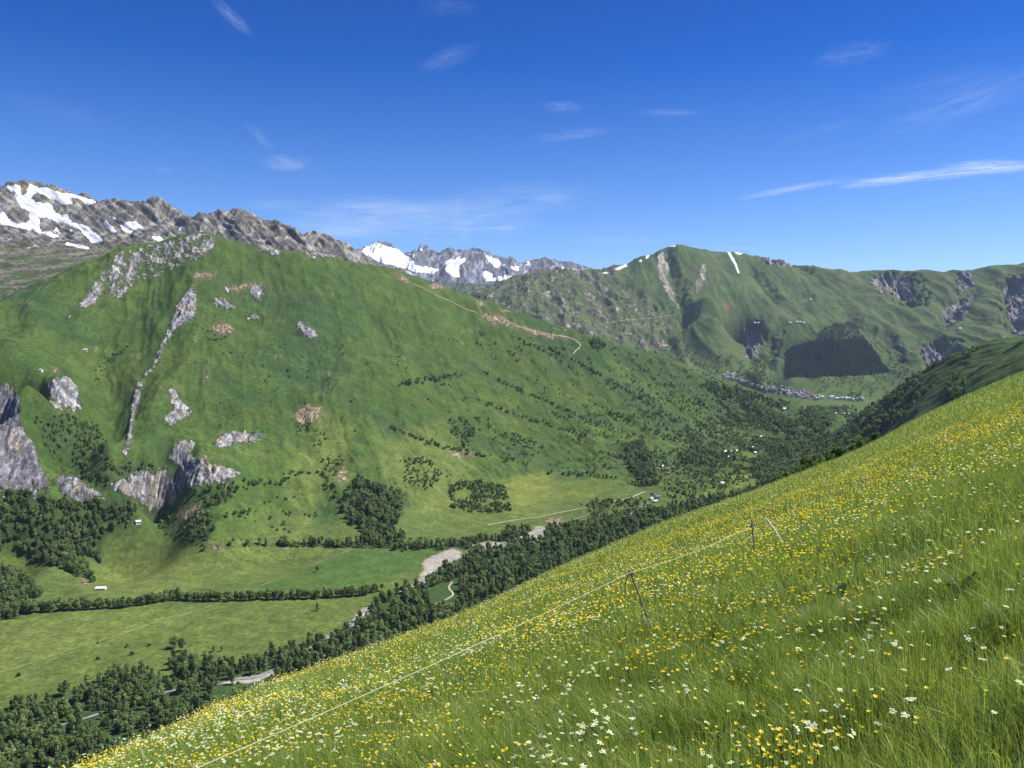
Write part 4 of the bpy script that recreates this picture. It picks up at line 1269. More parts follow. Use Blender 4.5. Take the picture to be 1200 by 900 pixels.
trees = []     # x, y, z, height scale (1 = 10 m tree / 2.3 m bush), width scale, kind, variant, zone
trng = np.random.default_rng(77)


def add_tree(x, y, z, s, w, kind, zone):
    g_ = 1.5 if kind == 'bush' else 1.45
    s *= g_; w *= g_ * 0.95
    trees.append((float(x), float(y), float(z), float(s), float(w), kind, int(trng.integers(KINDS[kind])), zone))


def grow(L, mask, per_m2, mix, sizes, zone, clump=0.0, cscale=40.0):
    """scatter trees evenly over the ground area of a mask"""
    dth = np.gradient(L.th)[None, :]; dr = np.gradient(L.r)[:, None]
    area = (L.R * dth * dr)[mask]
    if clump:
        cn = fbm(L.X[mask] / cscale, L.Y[mask] / cscale, 3, 610 + len(zone))
        area = area * np.clip((cn - clump) * 5, 0, 1)
    pr = area * per_m2
    n = trng.poisson(pr)
    idx = np.repeat(np.arange(len(pr)), n)
    xs = L.X[mask][idx]; ys = L.Y[mask][idx]
    st = np.sqrt(area[idx]) + 0.5
    xs = xs + trng.uniform(-1, 1, len(xs)) * st; ys = ys + trng.uniform(-1, 1, len(ys)) * st
    zs = L.height(xs, ys)
    kinds = trng.choice(list(mix), len(xs), p=np.array(list(mix.values())) / sum(mix.values()))
    for x, y, z, k in zip(xs, ys, zs, kinds):
        s = trng.uniform(*sizes)
        if k == 'bush':
            s = trng.uniform(0.7, 1.6)
        add_tree(x, y, z, s, s * trng.uniform(0.85, 1.2), k, zone)


WOOD = {'broadleaf': 4, 'poplar': 6, 'bush': 2, 'conifer': .4}
zone_cfg = {
    'slope wood': (1 / 34, {'broadleaf': 5, 'poplar': 5, 'conifer': 0.9}, (0.5, 1.25)), 'slope wood lower': (1 / 36, WOOD, (0.7, 1.1)), 'gully wood': (1 / 40, {'broadleaf': 4, 'poplar': 1, 'bush': 4}, (0.5, 0.8)),
    'cliff wood': (1 / 60, WOOD, (0.6, 1.0)), 'cliff wood b': (1 / 60, {'bush': 4, 'broadleaf': 1}, (0.5, 0.8)), 'dense wood': (1 / 38, {'poplar': 6, 'broadleaf': 3, 'conifer': 1}, (0.9, 1.4)), 'foot wood': (1 / 60, WOOD, (0.7, 1.2)),
    'river wood': (1 / 50, {'broadleaf': 3, 'poplar': 7, 'bush': 3, 'conifer': 0.4}, (0.45, 1.35)), 'spur wood': (1 / 80, {'broadleaf': 6, 'poplar': 4, 'conifer': 1.5}, (0.8, 1.3)), 'spur wood b': (1 / 300, WOOD, (0.7, 1.1)), 'spur wood c': (1 / 50, WOOD, (0.8, 1.2)),
    'spur wood d': (1 / 60, WOOD, (0.8, 1.2)), 'spur wood e': (1 / 60, WOOD, (0.8, 1.2)), 'side wood': (1 / 70, {'broadleaf': 6, 'poplar': 3, 'conifer': 2}, (0.9, 1.4)), 'side wood b': (1 / 80, {'broadleaf': 3, 'conifer': 4}, (0.9, 1.3)),
}
for z, (dens, mix, sizes) in zone_cfg.items():
    m = forest_masks[z] & (rock < 0.5)
    if z == 'river wood':
        m = m & ~inpoly(B.U, B.V, [(500, 690), (538, 680), (540, 712), (505, 718)]) & ~inpoly(B.U, B.V, [(250, 803), (300, 800), (330, 790), (300, 815), (240, 830)]) & (B.R > 640)
        m = m & (fbm(B.X / 55, B.Y / 55, 3, 640) > -0.26)
    if z == 'spur wood':
        m = m & (fbm(B.X / 90, B.Y / 160, 4, 645) > 0.26 - 0.42 * sstep(780, 950, B.U))
    if z in ('spur wood c', 'dense wood'):
        m = m & (fbm(B.X / 30, B.Y / 50, 4, 647) > -0.12)
    if z in ('side wood', 'spur wood b', 'spur wood d', 'spur wood e'):
        m = m & (fbm(B.X / 70, B.Y / 110, 4, 646) > -0.08)
    grow(B, m, dens, mix, sizes, z)
thin_cfg = {'shrub a': (1 / 70, {'bush': 1}), 'shrub b': (1 / 60, {'bush': 4, 'broadleaf': 1}), 'shrub c': (1 / 160, {'bush': 3, 'broadleaf': 1}), 'shrub d': (1 / 120, {'bush': 1}), 'shrub e': (1 / 140, {'bush': 3, 'broadleaf': 2}),
            'shrub f': (1 / 120, {'bush': 2, 'broadleaf': 1}), 'shrub g': (1 / 350, {'bush': 4, 'broadleaf': 1}), 'shrub h': (1 / 700, {'bush': 1, 'broadleaf': 3}), 'shrub i': (1 / 600, {'bush': 1, 'broadleaf': 3, 'poplar': 1}), 'shrub j': (1 / 1500, {'bush': 3, 'broadleaf': 2}),
            'shrub k': (1 / 220, {'bush': 1, 'broadleaf': 2, 'poplar': 2}), 'shrub l': (1 / 900, {'bush': 1}), 'shrub m': (1 / 300, {'bush': 1}), 'shrub n': (1 / 160, {'bush': 1, 'broadleaf': 1}), 'shrub o': (1 / 700, {'bush': 3, 'broadleaf': 1}),
            'shrub p': (1 / 200, {'bush': 1}), 'shrub q': (1 / 300, {'bush': 1, 'broadleaf': 2})}
for z, p in thinB.items():
    dens, mix = thin_cfg[z]
    cl = -0.02 if z in 'shrub g shrub h shrub i shrub j shrub k shrub l shrub q shrub o shrub e' else -0.25
    grow(B, inpoly(Us, Vs, p) & (rock < .5) & (soil < .5), dens * 2.0, mix, (0.45, 0.85), 'slope scrub', cl, 45.0)
# rows of trees along old field terraces, thickening towards the spur
_p = B.hit([567, 703], [437, 503]); _d = (_p[1] - _p[0])[:2]; _d /= np.hypot(*_d)
al = B.X * _d[0] + B.Y * _d[1]; ac = -B.X * _d[1] + B.Y * _d[0]
rows = fbm(al / 170, ac / 34, 4, 660) + 0.35 * fbm(al / 40, ac / 40, 3, 661)
thick = sstep(560, 930, B.U) * 0.30 + 0.16 * sstep(430, 520, B.V)
rmask = (slope > 0.5) & inpoly(B.U, B.V, [(560, 385), (640, 380), (700, 396), (830, 441), (900, 468), (975, 500), (965, 530), (900, 562), (760, 585), (640, 560), (560, 520), (480, 470), (520, 410)]) & (soil < .4) & (rock < .4) & (rows > 0.44 - thick)
grow(B, rmask, 1 / 90, {'broadleaf': 5, 'poplar': 1, 'bush': 3}, (0.4, 0.8), 'slope scrub')
# lone shrubs anywhere on the big slope
grow(B, (slope > 0.9) & (B.U > 200) & (B.U < 960) & (B.V > 395) & (B.V < 640) & (rock < .5) & (fore < .5) & (soil < .3), 1 / 1100, {'bush': 5, 'broadleaf': 2}, (0.35, 0.7), 'slope scrub', 0.12, 90.0)
for hl in hedgeB:
    q = smooth_line(hl, 30)
    p = B.hit(q[:, 0], q[:, 1]); p = p[~np.isnan(p[:, 0])]
    L_ = np.hypot(*np.diff(p[:, :2], axis=0).T).sum()
    for k in range(int(L_ / 5.0)):
        a = p[trng.integers(len(p))][:2] + trng.normal(0, 4, 2)
        if trng.random() < 0.8:
            kind = 'bush' if trng.random() < 0.45 else 'broadleaf'
            s = trng.uniform(0.5, 1.0) if kind != 'bush' else trng.uniform(1.0, 2.2)
            add_tree(a[0], a[1], B.height(a[:1], a[1:])[0], s, s * 1.1, kind, 'slope scrub')
# the tall hedge between the two valley fields
for line, step, wd, lo, hi_ in [([(-30, 726), (0, 722), (60, 716), (120, 713), (160, 710), (195, 704), (212, 700)], 2.6, 6, 0.75, 1.25), ([(208, 704), (240, 704), (300, 703), (360, 701), (420, 698), (445, 692)], 2.8, 5, 0.75, 1.2), ([(30, 712), (60, 710), (110, 706)], 6, 5, 0.4, 0.9)]:
    q = smooth_line(line, 30)
    p = B.hit(q[:, 0], q[:, 1])
    s = np.concatenate([[0], np.cumsum(np.hypot(*np.diff(p[:, :2], axis=0).T))])
    for d in np.arange(0, s[-1], step):
        a = np.array([np.interp(d, s, p[:, 0]), np.interp(d, s, p[:, 1])]) + trng.normal(0, wd / 2, 2)
        sz = trng.uniform(lo, hi_)
        add_tree(a[0], a[1], B.height(a[:1], a[1:])[0], sz, sz * trng.uniform(0.9, 1.25), trng.choice(['broadleaf', 'poplar'], p=[.6, .4]), 'field hedge')
for u, v, s, k in [(337, 655, 0.5, 'bush'), (345, 653, 0.9, 'bush'), (372, 670, 0.8, 'broadleaf'), (115, 754, 0.9, 'bush'), (149, 758, 1.2, 'bush'), (155, 767, 1.6, 'bush'), (175, 757, 1.1, 'bush'), (115, 773, 1.2, 'bush'), (240, 768, 0.5, 'broadleaf'), (250, 764, 0.6, 'broadleaf'), (260, 763, 0.5, 'broadleaf'),
                   (22, 792, 1.3, 'bush'), (317, 609, 0.7, 'broadleaf'), (325, 622, 1.4, 'bush'), (334, 621, 1.4, 'bush'), (335, 585, 1.5, 'bush'), (345, 583, 1.5, 'bush'), (205, 760, 1.3, 'broadleaf'), (213, 763, 1.2, 'broadleaf'), (372, 716, 0.9, 'poplar'), (240, 645, 0.8, 'broadleaf'), (270, 640, 0.9, 'broadleaf'), (290, 640, 1.0, 'broadleaf')]:
    p = B.hit([u], [v])[0]
    add_tree(*p, s, s * 1.1, k, 'field tree')
# far woods
Uw, Vw = wobble(D.U, D.V, D.X, D.Y, 2.0, 100, 650)
_pm = inpoly(Uw, Vw, plantation)
grow(D, _pm & (pl_top < 0.4), 1 / 46, {'conifer': 1}, (0.8, 1.6), 'plantation')
grow(D, _pm & (pl_top >= 0.4), 1 / 110, {'conifer': 1}, (0.6, 1.3), 'plantation')
for p, dens in [([(845, 445), (860, 440), (880, 436), (900, 446), (925, 452), (920, 460), (880, 455)], 1 / 260), ([(880, 415), (895, 418), (898, 440), (905, 450), (885, 446)], 1 / 200), ([(770, 400), (800, 395), (870, 425), (900, 440), (880, 446), (830, 440)], 1 / 700),
                ([(960, 442), (1060, 440), (1080, 460), (1000, 466), (960, 462)], 1 / 1500), ([(1040, 420), (1080, 440), (1070, 452), (1040, 445)], 1 / 900), ([(870, 392), (890, 400), (880, 425)], 1 / 900), ([(940, 478), (1000, 478), (1010, 490), (960, 495)], 1 / 350), ([(990, 460), (1010, 462), (1012, 472), (995, 472)], 1 / 500)]:
    grow(D, inpoly(Uw, Vw, p), dens, {'broadleaf': 3, 'bush': 1, 'conifer': .5}, (0.9, 1.5), 'far trees')

# ------------------------------------------------------------------ the near meadow
H_TOP = 1.30           # eye above the grass tops
GRASS = 0.30
sil = [(-500, 1170, 8), (-300, 1070, 9), (-120, 985, 10), (70, 905, 13), (200, 850, 17), (300, 806, 22), (400, 771, 28), (540, 721, 38), (650, 667, 55), (700, 645, 62), (800, 604, 78), (870, 580, 92), (960, 545, 110), (1008, 528, 122), (1060, 497, 150),
       (1100, 477, 170), (1140, 459, 190), (1200, 434, 220), (1300, 395, 240), (1500, 325, 260)]
_s = np.array(sil, float)
_t, _e = ray(_s[:, 0], _s[:, 1])
# the hillside goes on beyond the picture, round to behind the viewer
_w = np.radians([-180, -135, -100, -75]); _w2 = np.radians([60, 90, 135, 180])
_pl = lambda q, d: 0.45 * np.sin(q) - 0.30 * np.cos(q) - 2 * H_TOP / d
_t = np.concatenate([_w, _t, _w2])
_e = np.concatenate([_pl(_w, 60.0), _e, _pl(_w2, 150.0)])
_sd = np.concatenate([[60, 50, 30, 15], _s[:, 2], [250, 200, 120, 60]])
_td = np.linspace(-math.pi, math.pi, 1500)
_ed = np.interp(_td, _t, _e); _dd = np.interp(_td, _t, _sd)
for _ in range(60):
    _ed[1:-1] = (_ed[:-2] + 2 * _ed[1:-1] + _ed[2:]) / 4
    _dd[1:-1] = (_dd[:-2] + 2 * _dd[1:-1] + _dd[2:]) / 4


def meadow_top(x, y):
    r = np.hypot(x, y); t = np.arctan2(x, y)
    e = np.interp(t, _td, _ed); d = np.interp(t, _td, _dd)
    c = H_TOP / d ** 2; s = e + 2 * H_TOP / d
    z = -H_TOP + s * r - c * r * r
    r1 = np.maximum(2.0 * d, 45)
    z = z - 0.003 * np.maximum(r - r1, 0) ** 2
    amp = np.clip(r / 25, 0.12, 1.0) * np.clip(1 - (r - 1.0 * d) / (d * 0.5), 0.0, 1)
    lump = fbm(x / 2.3, y / 2.3, 3, 700) * 0.07 + fbm(x / 9, y / 9, 2, 705) * 0.14
    return z + lump * amp


def meadow_z(x, y):
    return meadow_top(x, y) - GRASS


def meadow_hit(u, v):
    """first point of the grass-top surface along a sight line"""
    t, e = ray(u, v)
    r = np.exp(np.linspace(math.log(1.0), math.log(300), 1500))
    g = meadow_top(r * math.sin(t), r * math.cos(t)) - r * e
    k = np.argmax(g > 0)
    if k == 0:
        k = np.argmax(g)
    return np.array([r[k] * math.sin(t), r[k] * math.cos(t)])


Am_t = np.linspace(-math.pi, math.pi, 1300)
Am_r = np.exp(np.linspace(math.log(0.05), math.log(720), 430))
T_, R_ = np.meshgrid(Am_t, Am_r)
AX, AY = R_ * np.sin(T_), R_ * np.cos(T_)
AZ = meadow_z(AX, AY)
M_soil = plain_mat("meadow_soil", (0.085, 0.120, 0.028), 0.95, 1.5, 0.6, 1.4, 0.1)
meA = mesh_np("meadow_ground", np.stack([AX, AY, AZ], -1).reshape(-1, 3), grid_faces(*AZ.shape), [M_soil], smooth=True)
structure("meadow_ground", meA)

# shrubs and small trees just over the brow
for u, r, s, k in [(985, 190, 0.42, 'broadleaf'), (998, 205, 0.36, 'broadleaf'), (972, 180, 0.36, 'broadleaf'), (960, 175, 1.3, 'bush'), (950, 170, 1.5, 'bush'), (940, 165, 1.2, 'bush'), (925, 160, 1.2, 'bush'), (912, 150, 1.0, 'bush'), (1012, 200, 1.6, 'bush'), (1004, 210, 0.5, 'broadleaf'),
                   (980, 200, 1.5, 'bush'), (1025, 215, 1.2, 'bush'), (1000, 225, 0.6, 'conifer')]:
    t, _ = ray(u, 540)
    x, y = r * math.sin(t), r * math.cos(t)
    s *= 0.62
    add_tree(x, y, float(meadow_z(np.array([x]), np.array([y]))[0]), s, s * 1.1, k, 'brow')

# ---- choose the largest-looking trees as individuals, the rest become woodland
TA = np.array([(t[0], t[1], t[2], t[3], t[4]) for t in trees])
TH = np.array([{'broadleaf': 10.2, 'poplar': 10.2, 'conifer': 10.0, 'bush': 2.4}[t[5]] for t in trees]) * TA[:, 3]
TR = np.hypot(TA[:, 0], TA[:, 1])
tu, tv = pix(TA[:, 0], TA[:, 1], TA[:, 2] + TH * 0.85)
tel = np.interp(np.arctan2(TA[:, 0], TA[:, 1]), _td, _ed)
seen = (tu > 2) & (tu < 1198) & (tv > 0) & (tv < 898) & ((TA[:, 2] + TH * 0.7) / TR > tel + 0.002)
bh = B.hit(tu, tv)
seen &= np.isnan(bh[:, 0]) | (np.hypot(bh[:, 0], bh[:, 1]) > TR - 12)
size_px = np.where(seen, TH / TR, 0)
order = np.argsort(-size_px)
kind_name = {'broadleaf': 'broadleaf', 'poplar': 'broadleaf', 'conifer': 'conifer', 'bush': 'bush'}
limit = {'broadleaf': 300, 'conifer': 120, 'bush': 300}
count = {k: 0 for k in limit}
single = np.zeros(len(trees), bool)
for i in order:
    if size_px[i] <= 0:
        break
    k = kind_name[trees[i][5]]
    if count[k] < limit[k]:
        single[i] = True; count[k] += 1
zone_words = {
    'river wood': "in the wood along the valley river", 'field hedge': "in the tall hedge between the two valley fields", 'slope wood': "in the wood on the lower slope under the cliffs", 'slope wood lower': "in the wood beside the barn meadow", 'field tree': "standing alone in the open valley field",
    'foot wood': "in the belt along the foot of the big slope", 'dense wood': "in the dense grove at the foot of the big slope", 'cliff wood': "beside the gully at the foot of the crag", 'cliff wood b': "beside the gully at the foot of the crag", 'brow': "peeping over the brow of the flower meadow",
    'slope scrub': "scattered on the open grassy mountainside", 'gully wood': "in the green gully behind the cliff", 'spur wood': "in the wood on the long spur", 'spur wood b': "in the wood on the long spur", 'spur wood c': "in the thickets around the hamlets", 'spur wood d': "in the thickets around the hamlets", 'spur wood e': "in the thickets around the hamlets",
    'side wood': "in the shady wood of the side hill", 'side wood b': "in the shady wood of the side hill", 'plantation': "in the dark square plantation", 'far trees': "around the far village"}
shape_words = {'broadleaf': "rounded green tree", 'poplar': "slim upright green tree", 'conifer': "dark pointed conifer", 'bush': "low green bush"}
name_of = {'broadleaf': 'broadleaf_tree', 'poplar': 'broadleaf_tree', 'conifer': 'conifer_tree', 'bush': 'bush'}
cat_of = {'broadleaf': 'tree', 'poplar': 'tree', 'conifer': 'conifer', 'bush': 'bush'}
SRC = {}
for i in np.nonzero(single)[0]:
    x, y, z, s, w, k, vi, zn = trees[i]
    lab = f"{shape_words[k]} {zone_words[zn]}"
    grp = f"{shape_words[k]}s {zone_words[zn]}"
    rz_ = float(trng.uniform(0, 6.28))
    if k == 'bush':
        o = obj("bush", CROWN[k][vi], None, (x, y, z - 0.1)); crown = o
    else:
        o = bpy.data.objects.new(name_of[k], None); COL.objects.link(o); o.location = (x, y, z - 0.2)
        crown = obj("crown", CROWN[k][vi], o)
        obj("trunk", TRUNK[k][vi], o)
    o.scale = (w, w, s); o.rotation_euler = (0, 0, rz_)
    tag(o, lab, cat_of[k], grp)
    SRC.setdefault((k, vi), crown)


def woodland(name, idx):
    """all remaining trees of a wood: points that carry crowns of the same kinds"""
    if len(idx) == 0:
        return
    pts = TA[idx, :3].copy(); pts[:, 2] -= 0.2
    scl = np.stack([TA[idx, 4], TA[idx, 4], TA[idx, 3]], -1)
    keys = sorted(SRC)
    kid = np.array([keys.index((trees[i][5], trees[i][6])) if (trees[i][5], trees[i][6]) in SRC else keys.index(next(q for q in keys if q[0] == trees[i][5])) for i in idx], np.int32)
    me = bpy.data.meshes.new(name)
    me.vertices.add(len(pts)); me.vertices.foreach_set("co", pts.astype(np.float32).ravel())
    for an, ty, arr in (("scl", 'FLOAT_VECTOR', scl), ("rot", 'FLOAT_VECTOR', np.stack([np.zeros(len(idx)), np.zeros(len(idx)), trng.uniform(0, 6.28, len(idx))], -1)), ("kid", 'INT', kid)):
        a = me.attributes.new(an, ty, 'POINT')
        a.data.foreach_set("vector" if ty == 'FLOAT_VECTOR' else "value", np.ascontiguousarray(arr, np.int32 if ty == 'INT' else np.float32).ravel())
    o = stuff(name, me)
    ng = bpy.data.node_groups.new(name, 'GeometryNodeTree')
    ng.interface.new_socket("Geometry", in_out='INPUT', socket_type='NodeSocketGeometry')
    ng.interface.new_socket("Geometry", in_out='OUTPUT', socket_type='NodeSocketGeometry')
    gi = ng.nodes.new("NodeGroupInput"); go = ng.nodes.new("NodeGroupOutput")
    jn = ng.nodes.new("GeometryNodeJoinGeometry")

    def named(n, dt):
        q = ng.nodes.new("GeometryNodeInputNamedAttribute"); q.data_type = dt; q.inputs['Name'].default_value = n
        return q.outputs['Attribute']
    a_s, a_r, a_k = named("scl", 'FLOAT_VECTOR'), named("rot", 'FLOAT_VECTOR'), named("kid", 'INT')
    for j in np.unique(kid):
        oi = ng.nodes.new("GeometryNodeObjectInfo"); oi.inputs['Object'].default_value = SRC[keys[j]]; oi.inputs['As Instance'].default_value = True
        cmp_ = ng.nodes.new("FunctionNodeCompare"); cmp_.data_type = 'INT'; cmp_.operation = 'EQUAL'
        ng.links.new(a_k, cmp_.inputs[2]); cmp_.inputs[3].default_value = int(j)
        ip = ng.nodes.new("GeometryNodeInstanceOnPoints")
        ng.links.new(gi.outputs[0], ip.inputs['Points']); ng.links.new(cmp_.outputs[0], ip.inputs['Selection'])
        ng.links.new(oi.outputs['Geometry'], ip.inputs['Instance'])
        ng.links.new(a_r, ip.inputs['Rotation']); ng.links.new(a_s, ip.inputs['Scale'])
        ng.links.new(ip.outputs[0], jn.inputs[0])
    ng.links.new(jn.outputs[0], go.inputs[0])
    md = o.modifiers.new("scatter", 'NODES'); md.node_group = ng


rest = np.nonzero(~single)[0]
zn_all = np.array([trees[i][7] for i in rest])
for nm, zs in [("river_woodland", ['river wood', 'field hedge', 'field tree', 'brow']), ("slope_woodland", ['slope wood', 'slope wood lower', 'gully wood', 'cliff wood', 'cliff wood b', 'dense wood', 'foot wood']), ("spur_woodland", ['spur wood', 'spur wood b', 'spur wood c', 'spur wood d', 'spur wood e']),
               ("side_woodland", ['side wood', 'side wood b']), ("scrub", ['slope scrub']), ("conifer_forest", ['plantation']), ("village_woodland", ['far trees'])]:
    woodland(nm, rest[np.isin(zn_all, zs)])
print("TREES", len(trees), count)

# ---- cattle on the valley meadow
M_cow = plain_mat("cream_hide", (0.55, 0.48, 0.36), 0.8, 2.0); M_cow2 = plain_mat("brown_hide", (0.23, 0.12, 0.06), 0.8, 2.0)


def cow_mesh(mat, graze):
    me = bpy.data.meshes.new("cow_body")
    V_ = []; E_ = []; R_l = []

    def j(p, r, par=None):
        V_.append(p); R_l.append(r)
        if par is not None:
            E_.append((par, len(V_) - 1))
        return len(V_) - 1
    hip = j((-0.75, 0, 1.12), 0.34); mid = j((0, 0, 1.02), 0.40, hip); sh = j((0.65, 0, 1.08), 0.36, mid)
    hz = 0.35 if graze else 1.35
    nk = j((1.0, 0, 1.1 if not graze else 0.85), 0.22, sh); hd = j((1.3, 0, hz), 0.17, nk); j((1.62, 0, hz - 0.18), 0.11, hd)
    for s in (-1, 1):
        e = j((1.28, 0.2 * s, hz + 0.1), 0.05, hd)
        k = j((-0.85, 0.24 * s, 0.85), 0.16, hip); h = j((-0.98, 0.24 * s, 0.45), 0.075, k); j((-0.92, 0.24 * s, 0.03), 0.07, h)
        k = j((0.62, 0.22 * s, 0.75), 0.14, sh); h = j((0.64, 0.22 * s, 0.4), 0.075, k); j((0.63, 0.22 * s, 0.03), 0.07, h)
    tl = j((-1.12, 0, 1.1), 0.05, hip); j((-1.18, 0, 0.55), 0.03, tl)
    me.from_pydata(V_, E_, [])
    o = bpy.data.objects.new("tmp_cow", me); COL.objects.link(o)
    md = o.modifiers.new("skin", 'SKIN')
    for i, r in enumerate(R_l):
        me.skin_vertices[0].data[i].radius = (r, r)
    me.skin_vertices[0].data[0].use_root = True
    o.modifiers.new("sub", 'SUBSURF').levels = 1
    dg = bpy.context.evaluated_depsgraph_get()
    out = bpy.data.meshes.new_from_object(o.evaluated_get(dg))
    bpy.data.objects.remove(o)
    out.name = "cow_body"; out.materials.clear(); out.materials.append(mat)
    return out


cows = {(c, g): cow_mesh(M_cow if c else M_cow2, g) for c in (0, 1) for g in (0, 1)}
for n_, (u, v, c) in enumerate([(201, 682, 1), (203, 681, 1), (207, 683, 1), (210, 682, 1), (212, 683, 1), (200, 688, 1), (204, 686, 0), (209, 688, 0), (203, 693, 1), (207, 693, 1), (191, 695, 1), (180, 689, 1), (322, 657, 1), (326, 659, 1), (324, 660, 1)]):
    p = B.hit([u], [v])[0]
    o = obj("cow", cows[(c, n_ % 2)], None, p - np.array([0, 0, 0.03]))
    o.rotation_euler = (0, 0, trng.uniform(0, 6.28)); o.scale = (1.1, 1.1, 1.1)
    grp = "cream cattle on the valley meadow" if c else "brown cattle on the valley meadow"
    if u > 300:
        grp = "cream cattle by the bush near the field track"
    tag(o, ("cream cow grazing by the bush near the field track" if u > 300 else "cream cow grazing above the tall hedge on the valley meadow") if c else "brown cow among the cream herd on the valley meadow", "cow", grp)

# ------------------------------------------------------------------ grass of the near meadow
grng = np.random.default_rng(303)
M_grass = leaf_mat("grass_blades", trans=0.42, gloss=0.05)
TMIN, TMAX = float(ray(-60, 600)[0]), float(ray(1260, 600)[0])


def scatter(n, r0, r1, power=2.0):
    """random points of the visible wedge of the meadow between two distances"""
    lo, hi = (rad(-55), rad(85)) if r1 < 15 else (rad(-42), rad(56)) if r1 < 40 else (TMIN, TMAX)
    n = int(n * (hi - lo) / (TMAX - TMIN))
    t = grng.uniform(lo, hi, n)
    q = grng.random(n)
    r = (r0 ** power + q * (r1 ** power - r0 ** power)) ** (1 / power)
    x, y = r * np.sin(t), r * np.cos(t)
    d = np.interp(t, _td, _dd)
    z = meadow_z(x, y)
    u, v = pix(x, y, z + 0.3)
    keep = r < d * 1.25 + 4
    return x[keep], y[keep], z[keep], r[keep]


def lean_dir(x, y):
    a = math.pi + 0.35 + 0.9 * fbm(x / 1.7, y / 1.7, 3, 720) + 0.7 * fbm(x / 7, y / 7, 2, 725)
    return np.cos(a), np.sin(a)


def patch(x, y):
    return np.clip(0.5 + fbm(x / 0.75, y / 0.75, 3, 730) * 1.3 + 0.4 * fbm(x / 5, y / 5, 2, 733), 0, 1)


def blades(x, y, z, r, nseg, length, width):
    n = len(x)
    p = patch(x, y)
    L_ = length * grng.uniform(0.55, 1.25, n) * (0.62 + 0.72 * p)
    w = width * grng.uniform(0.6, 1.3, n)
    fa = grng.uniform(0, 2 * np.pi, n)
    lx, ly = lean_dir(x, y)
    lean = np.clip(grng.normal(0.40, 0.30, n), 0.0, 1.2)
    jx, jy = np.cos(fa), np.sin(fa)
    mixr = grng.uniform(0.2, 1.0, n)
    dx = lx * (1 - mixr) + jx * mixr; dy = ly * (1 - mixr) + jy * mixr
    ra = grng.uniform(0, 2 * np.pi, n)
    sx, sy = np.cos(ra), np.sin(ra)
    V_ = np.empty((n, nseg + 1, 2, 3), np.float32)
    for k in range(nseg + 1):
        f = k / nseg
        bend = lean * f ** 1.7 * 1.15
        px = x + dx * L_ * bend; py = y + dy * L_ * bend
        pz = z + L_ * (f - 0.38 * lean * f * f)
        ww = w * (1 - 0.88 * f ** 1.6) / 2
        V_[:, k, 0] = np.stack([px - sx * ww, py - sy * ww, pz], -1)
        V_[:, k, 1] = np.stack([px + sx * ww, py + sy * ww, pz], -1)
    nv = (nseg + 1) * 2
    base = (np.arange(n) * nv)[:, None]
    fs = []
    for k in range(nseg):
        fs.append(base + np.array([2 * k, 2 * k + 1, 2 * k + 3, 2 * k + 2]))
    fs = np.stack(fs, 1).reshape(-1, 4)
    g1 = np.array([0.230, 0.340, 0.040]); g2 = np.array([0.420, 0.490, 0.075]); g3 = np.array([0.155, 0.255, 0.085]); g4 = np.array([0.36, 0.34, 0.15])
    q = grng.random(n)
    col = lerp(np.broadcast_to(g1, (n, 3)), g2, np.clip(q * 0.8 + 0.5 * fbm(x / 3.3, y / 3.3, 3, 740), 0, 1))
    col = lerp(col, g3, (grng.random(n) < 0.22) * 0.8)
    col = col * np.exp(grng.normal(0, 0.28, (n, 1)))
    col = lerp(col, g4, (grng.random(n) < 0.05 + 0.05 * np.clip(fbm(x / 6, y / 6, 2, 745), 0, 1)) * 0.8)
    return V_.reshape(-1, 3), fs, np.repeat(col, nv, 0)


def grass_object(name, specs):
    vs, fs, cs, b = [], [], [], 0
    for (n, r0, r1, seg, ln, wd, pw) in specs:
        x, y, z, r = scatter(n, r0, r1, pw)
        k = grng.random(len(x)) < 0.35 + 0.65 * patch(x, y)
        x, y, z, r = x[k], y[k], z[k], r[k]
        v, f, c = blades(x, y, z, r, seg, ln, wd * (1 + 0 * r))
        vs.append(v); fs.append(f + b); cs.append(c); b += len(v)
    return stuff(name, mesh_np(name, np.concatenate(vs), np.concatenate(fs), [M_grass], {"tint": ('FLOAT_COLOR', np.concatenate(cs))}))


Q = 1.0
grass_object("meadow_grass", [(int(270000 * Q), 1.2, 8, 4, 0.225, 0.0039, 1.6), (int(210000 * Q), 8, 22, 3, 0.265, 0.0070, 1.5), (int(150000 * Q), 22, 60, 2, 0.33, 0.016, 1.6), (int(90000 * Q), 60, 150, 1, 0.42, 0.045, 1.6), (int(30000 * Q), 140, 290, 1, 0.45, 0.09, 1.8)])

# ------------------------------------------------------------------ flowers
M_yel = leaf_mat("yellow_petals", trans=0.25, gloss=0.05)
M_cream = leaf_mat("cream_umbels", trans=0.25)


def cup(n, rad_, depth, seed):
    g = np.random.default_rng(seed)
    vs, fs = [(0, 0, -depth)], []
    for k in range(n):
        a = 2 * math.pi * k / n
        h = math.pi / n * 0.95
        i = len(vs)
        for da, rr, z in ((-h * .8, 0.55, -depth * 0.55), (-h * .75, 0.95, 0), (0, 1.05, 0.12 * depth), (h * .75, 0.95, 0), (h * .8, 0.55, -depth * 0.55)):
            vs.append((math.cos(a + da) * rad_ * rr, math.sin(a + da) * rad_ * rr, z + g.normal(0, depth * 0.05)))
        fs.append((0, i, i + 1, i + 2)); fs.append((0, i + 2, i + 3, i + 4))
    return np.array(vs), np.array(fs)


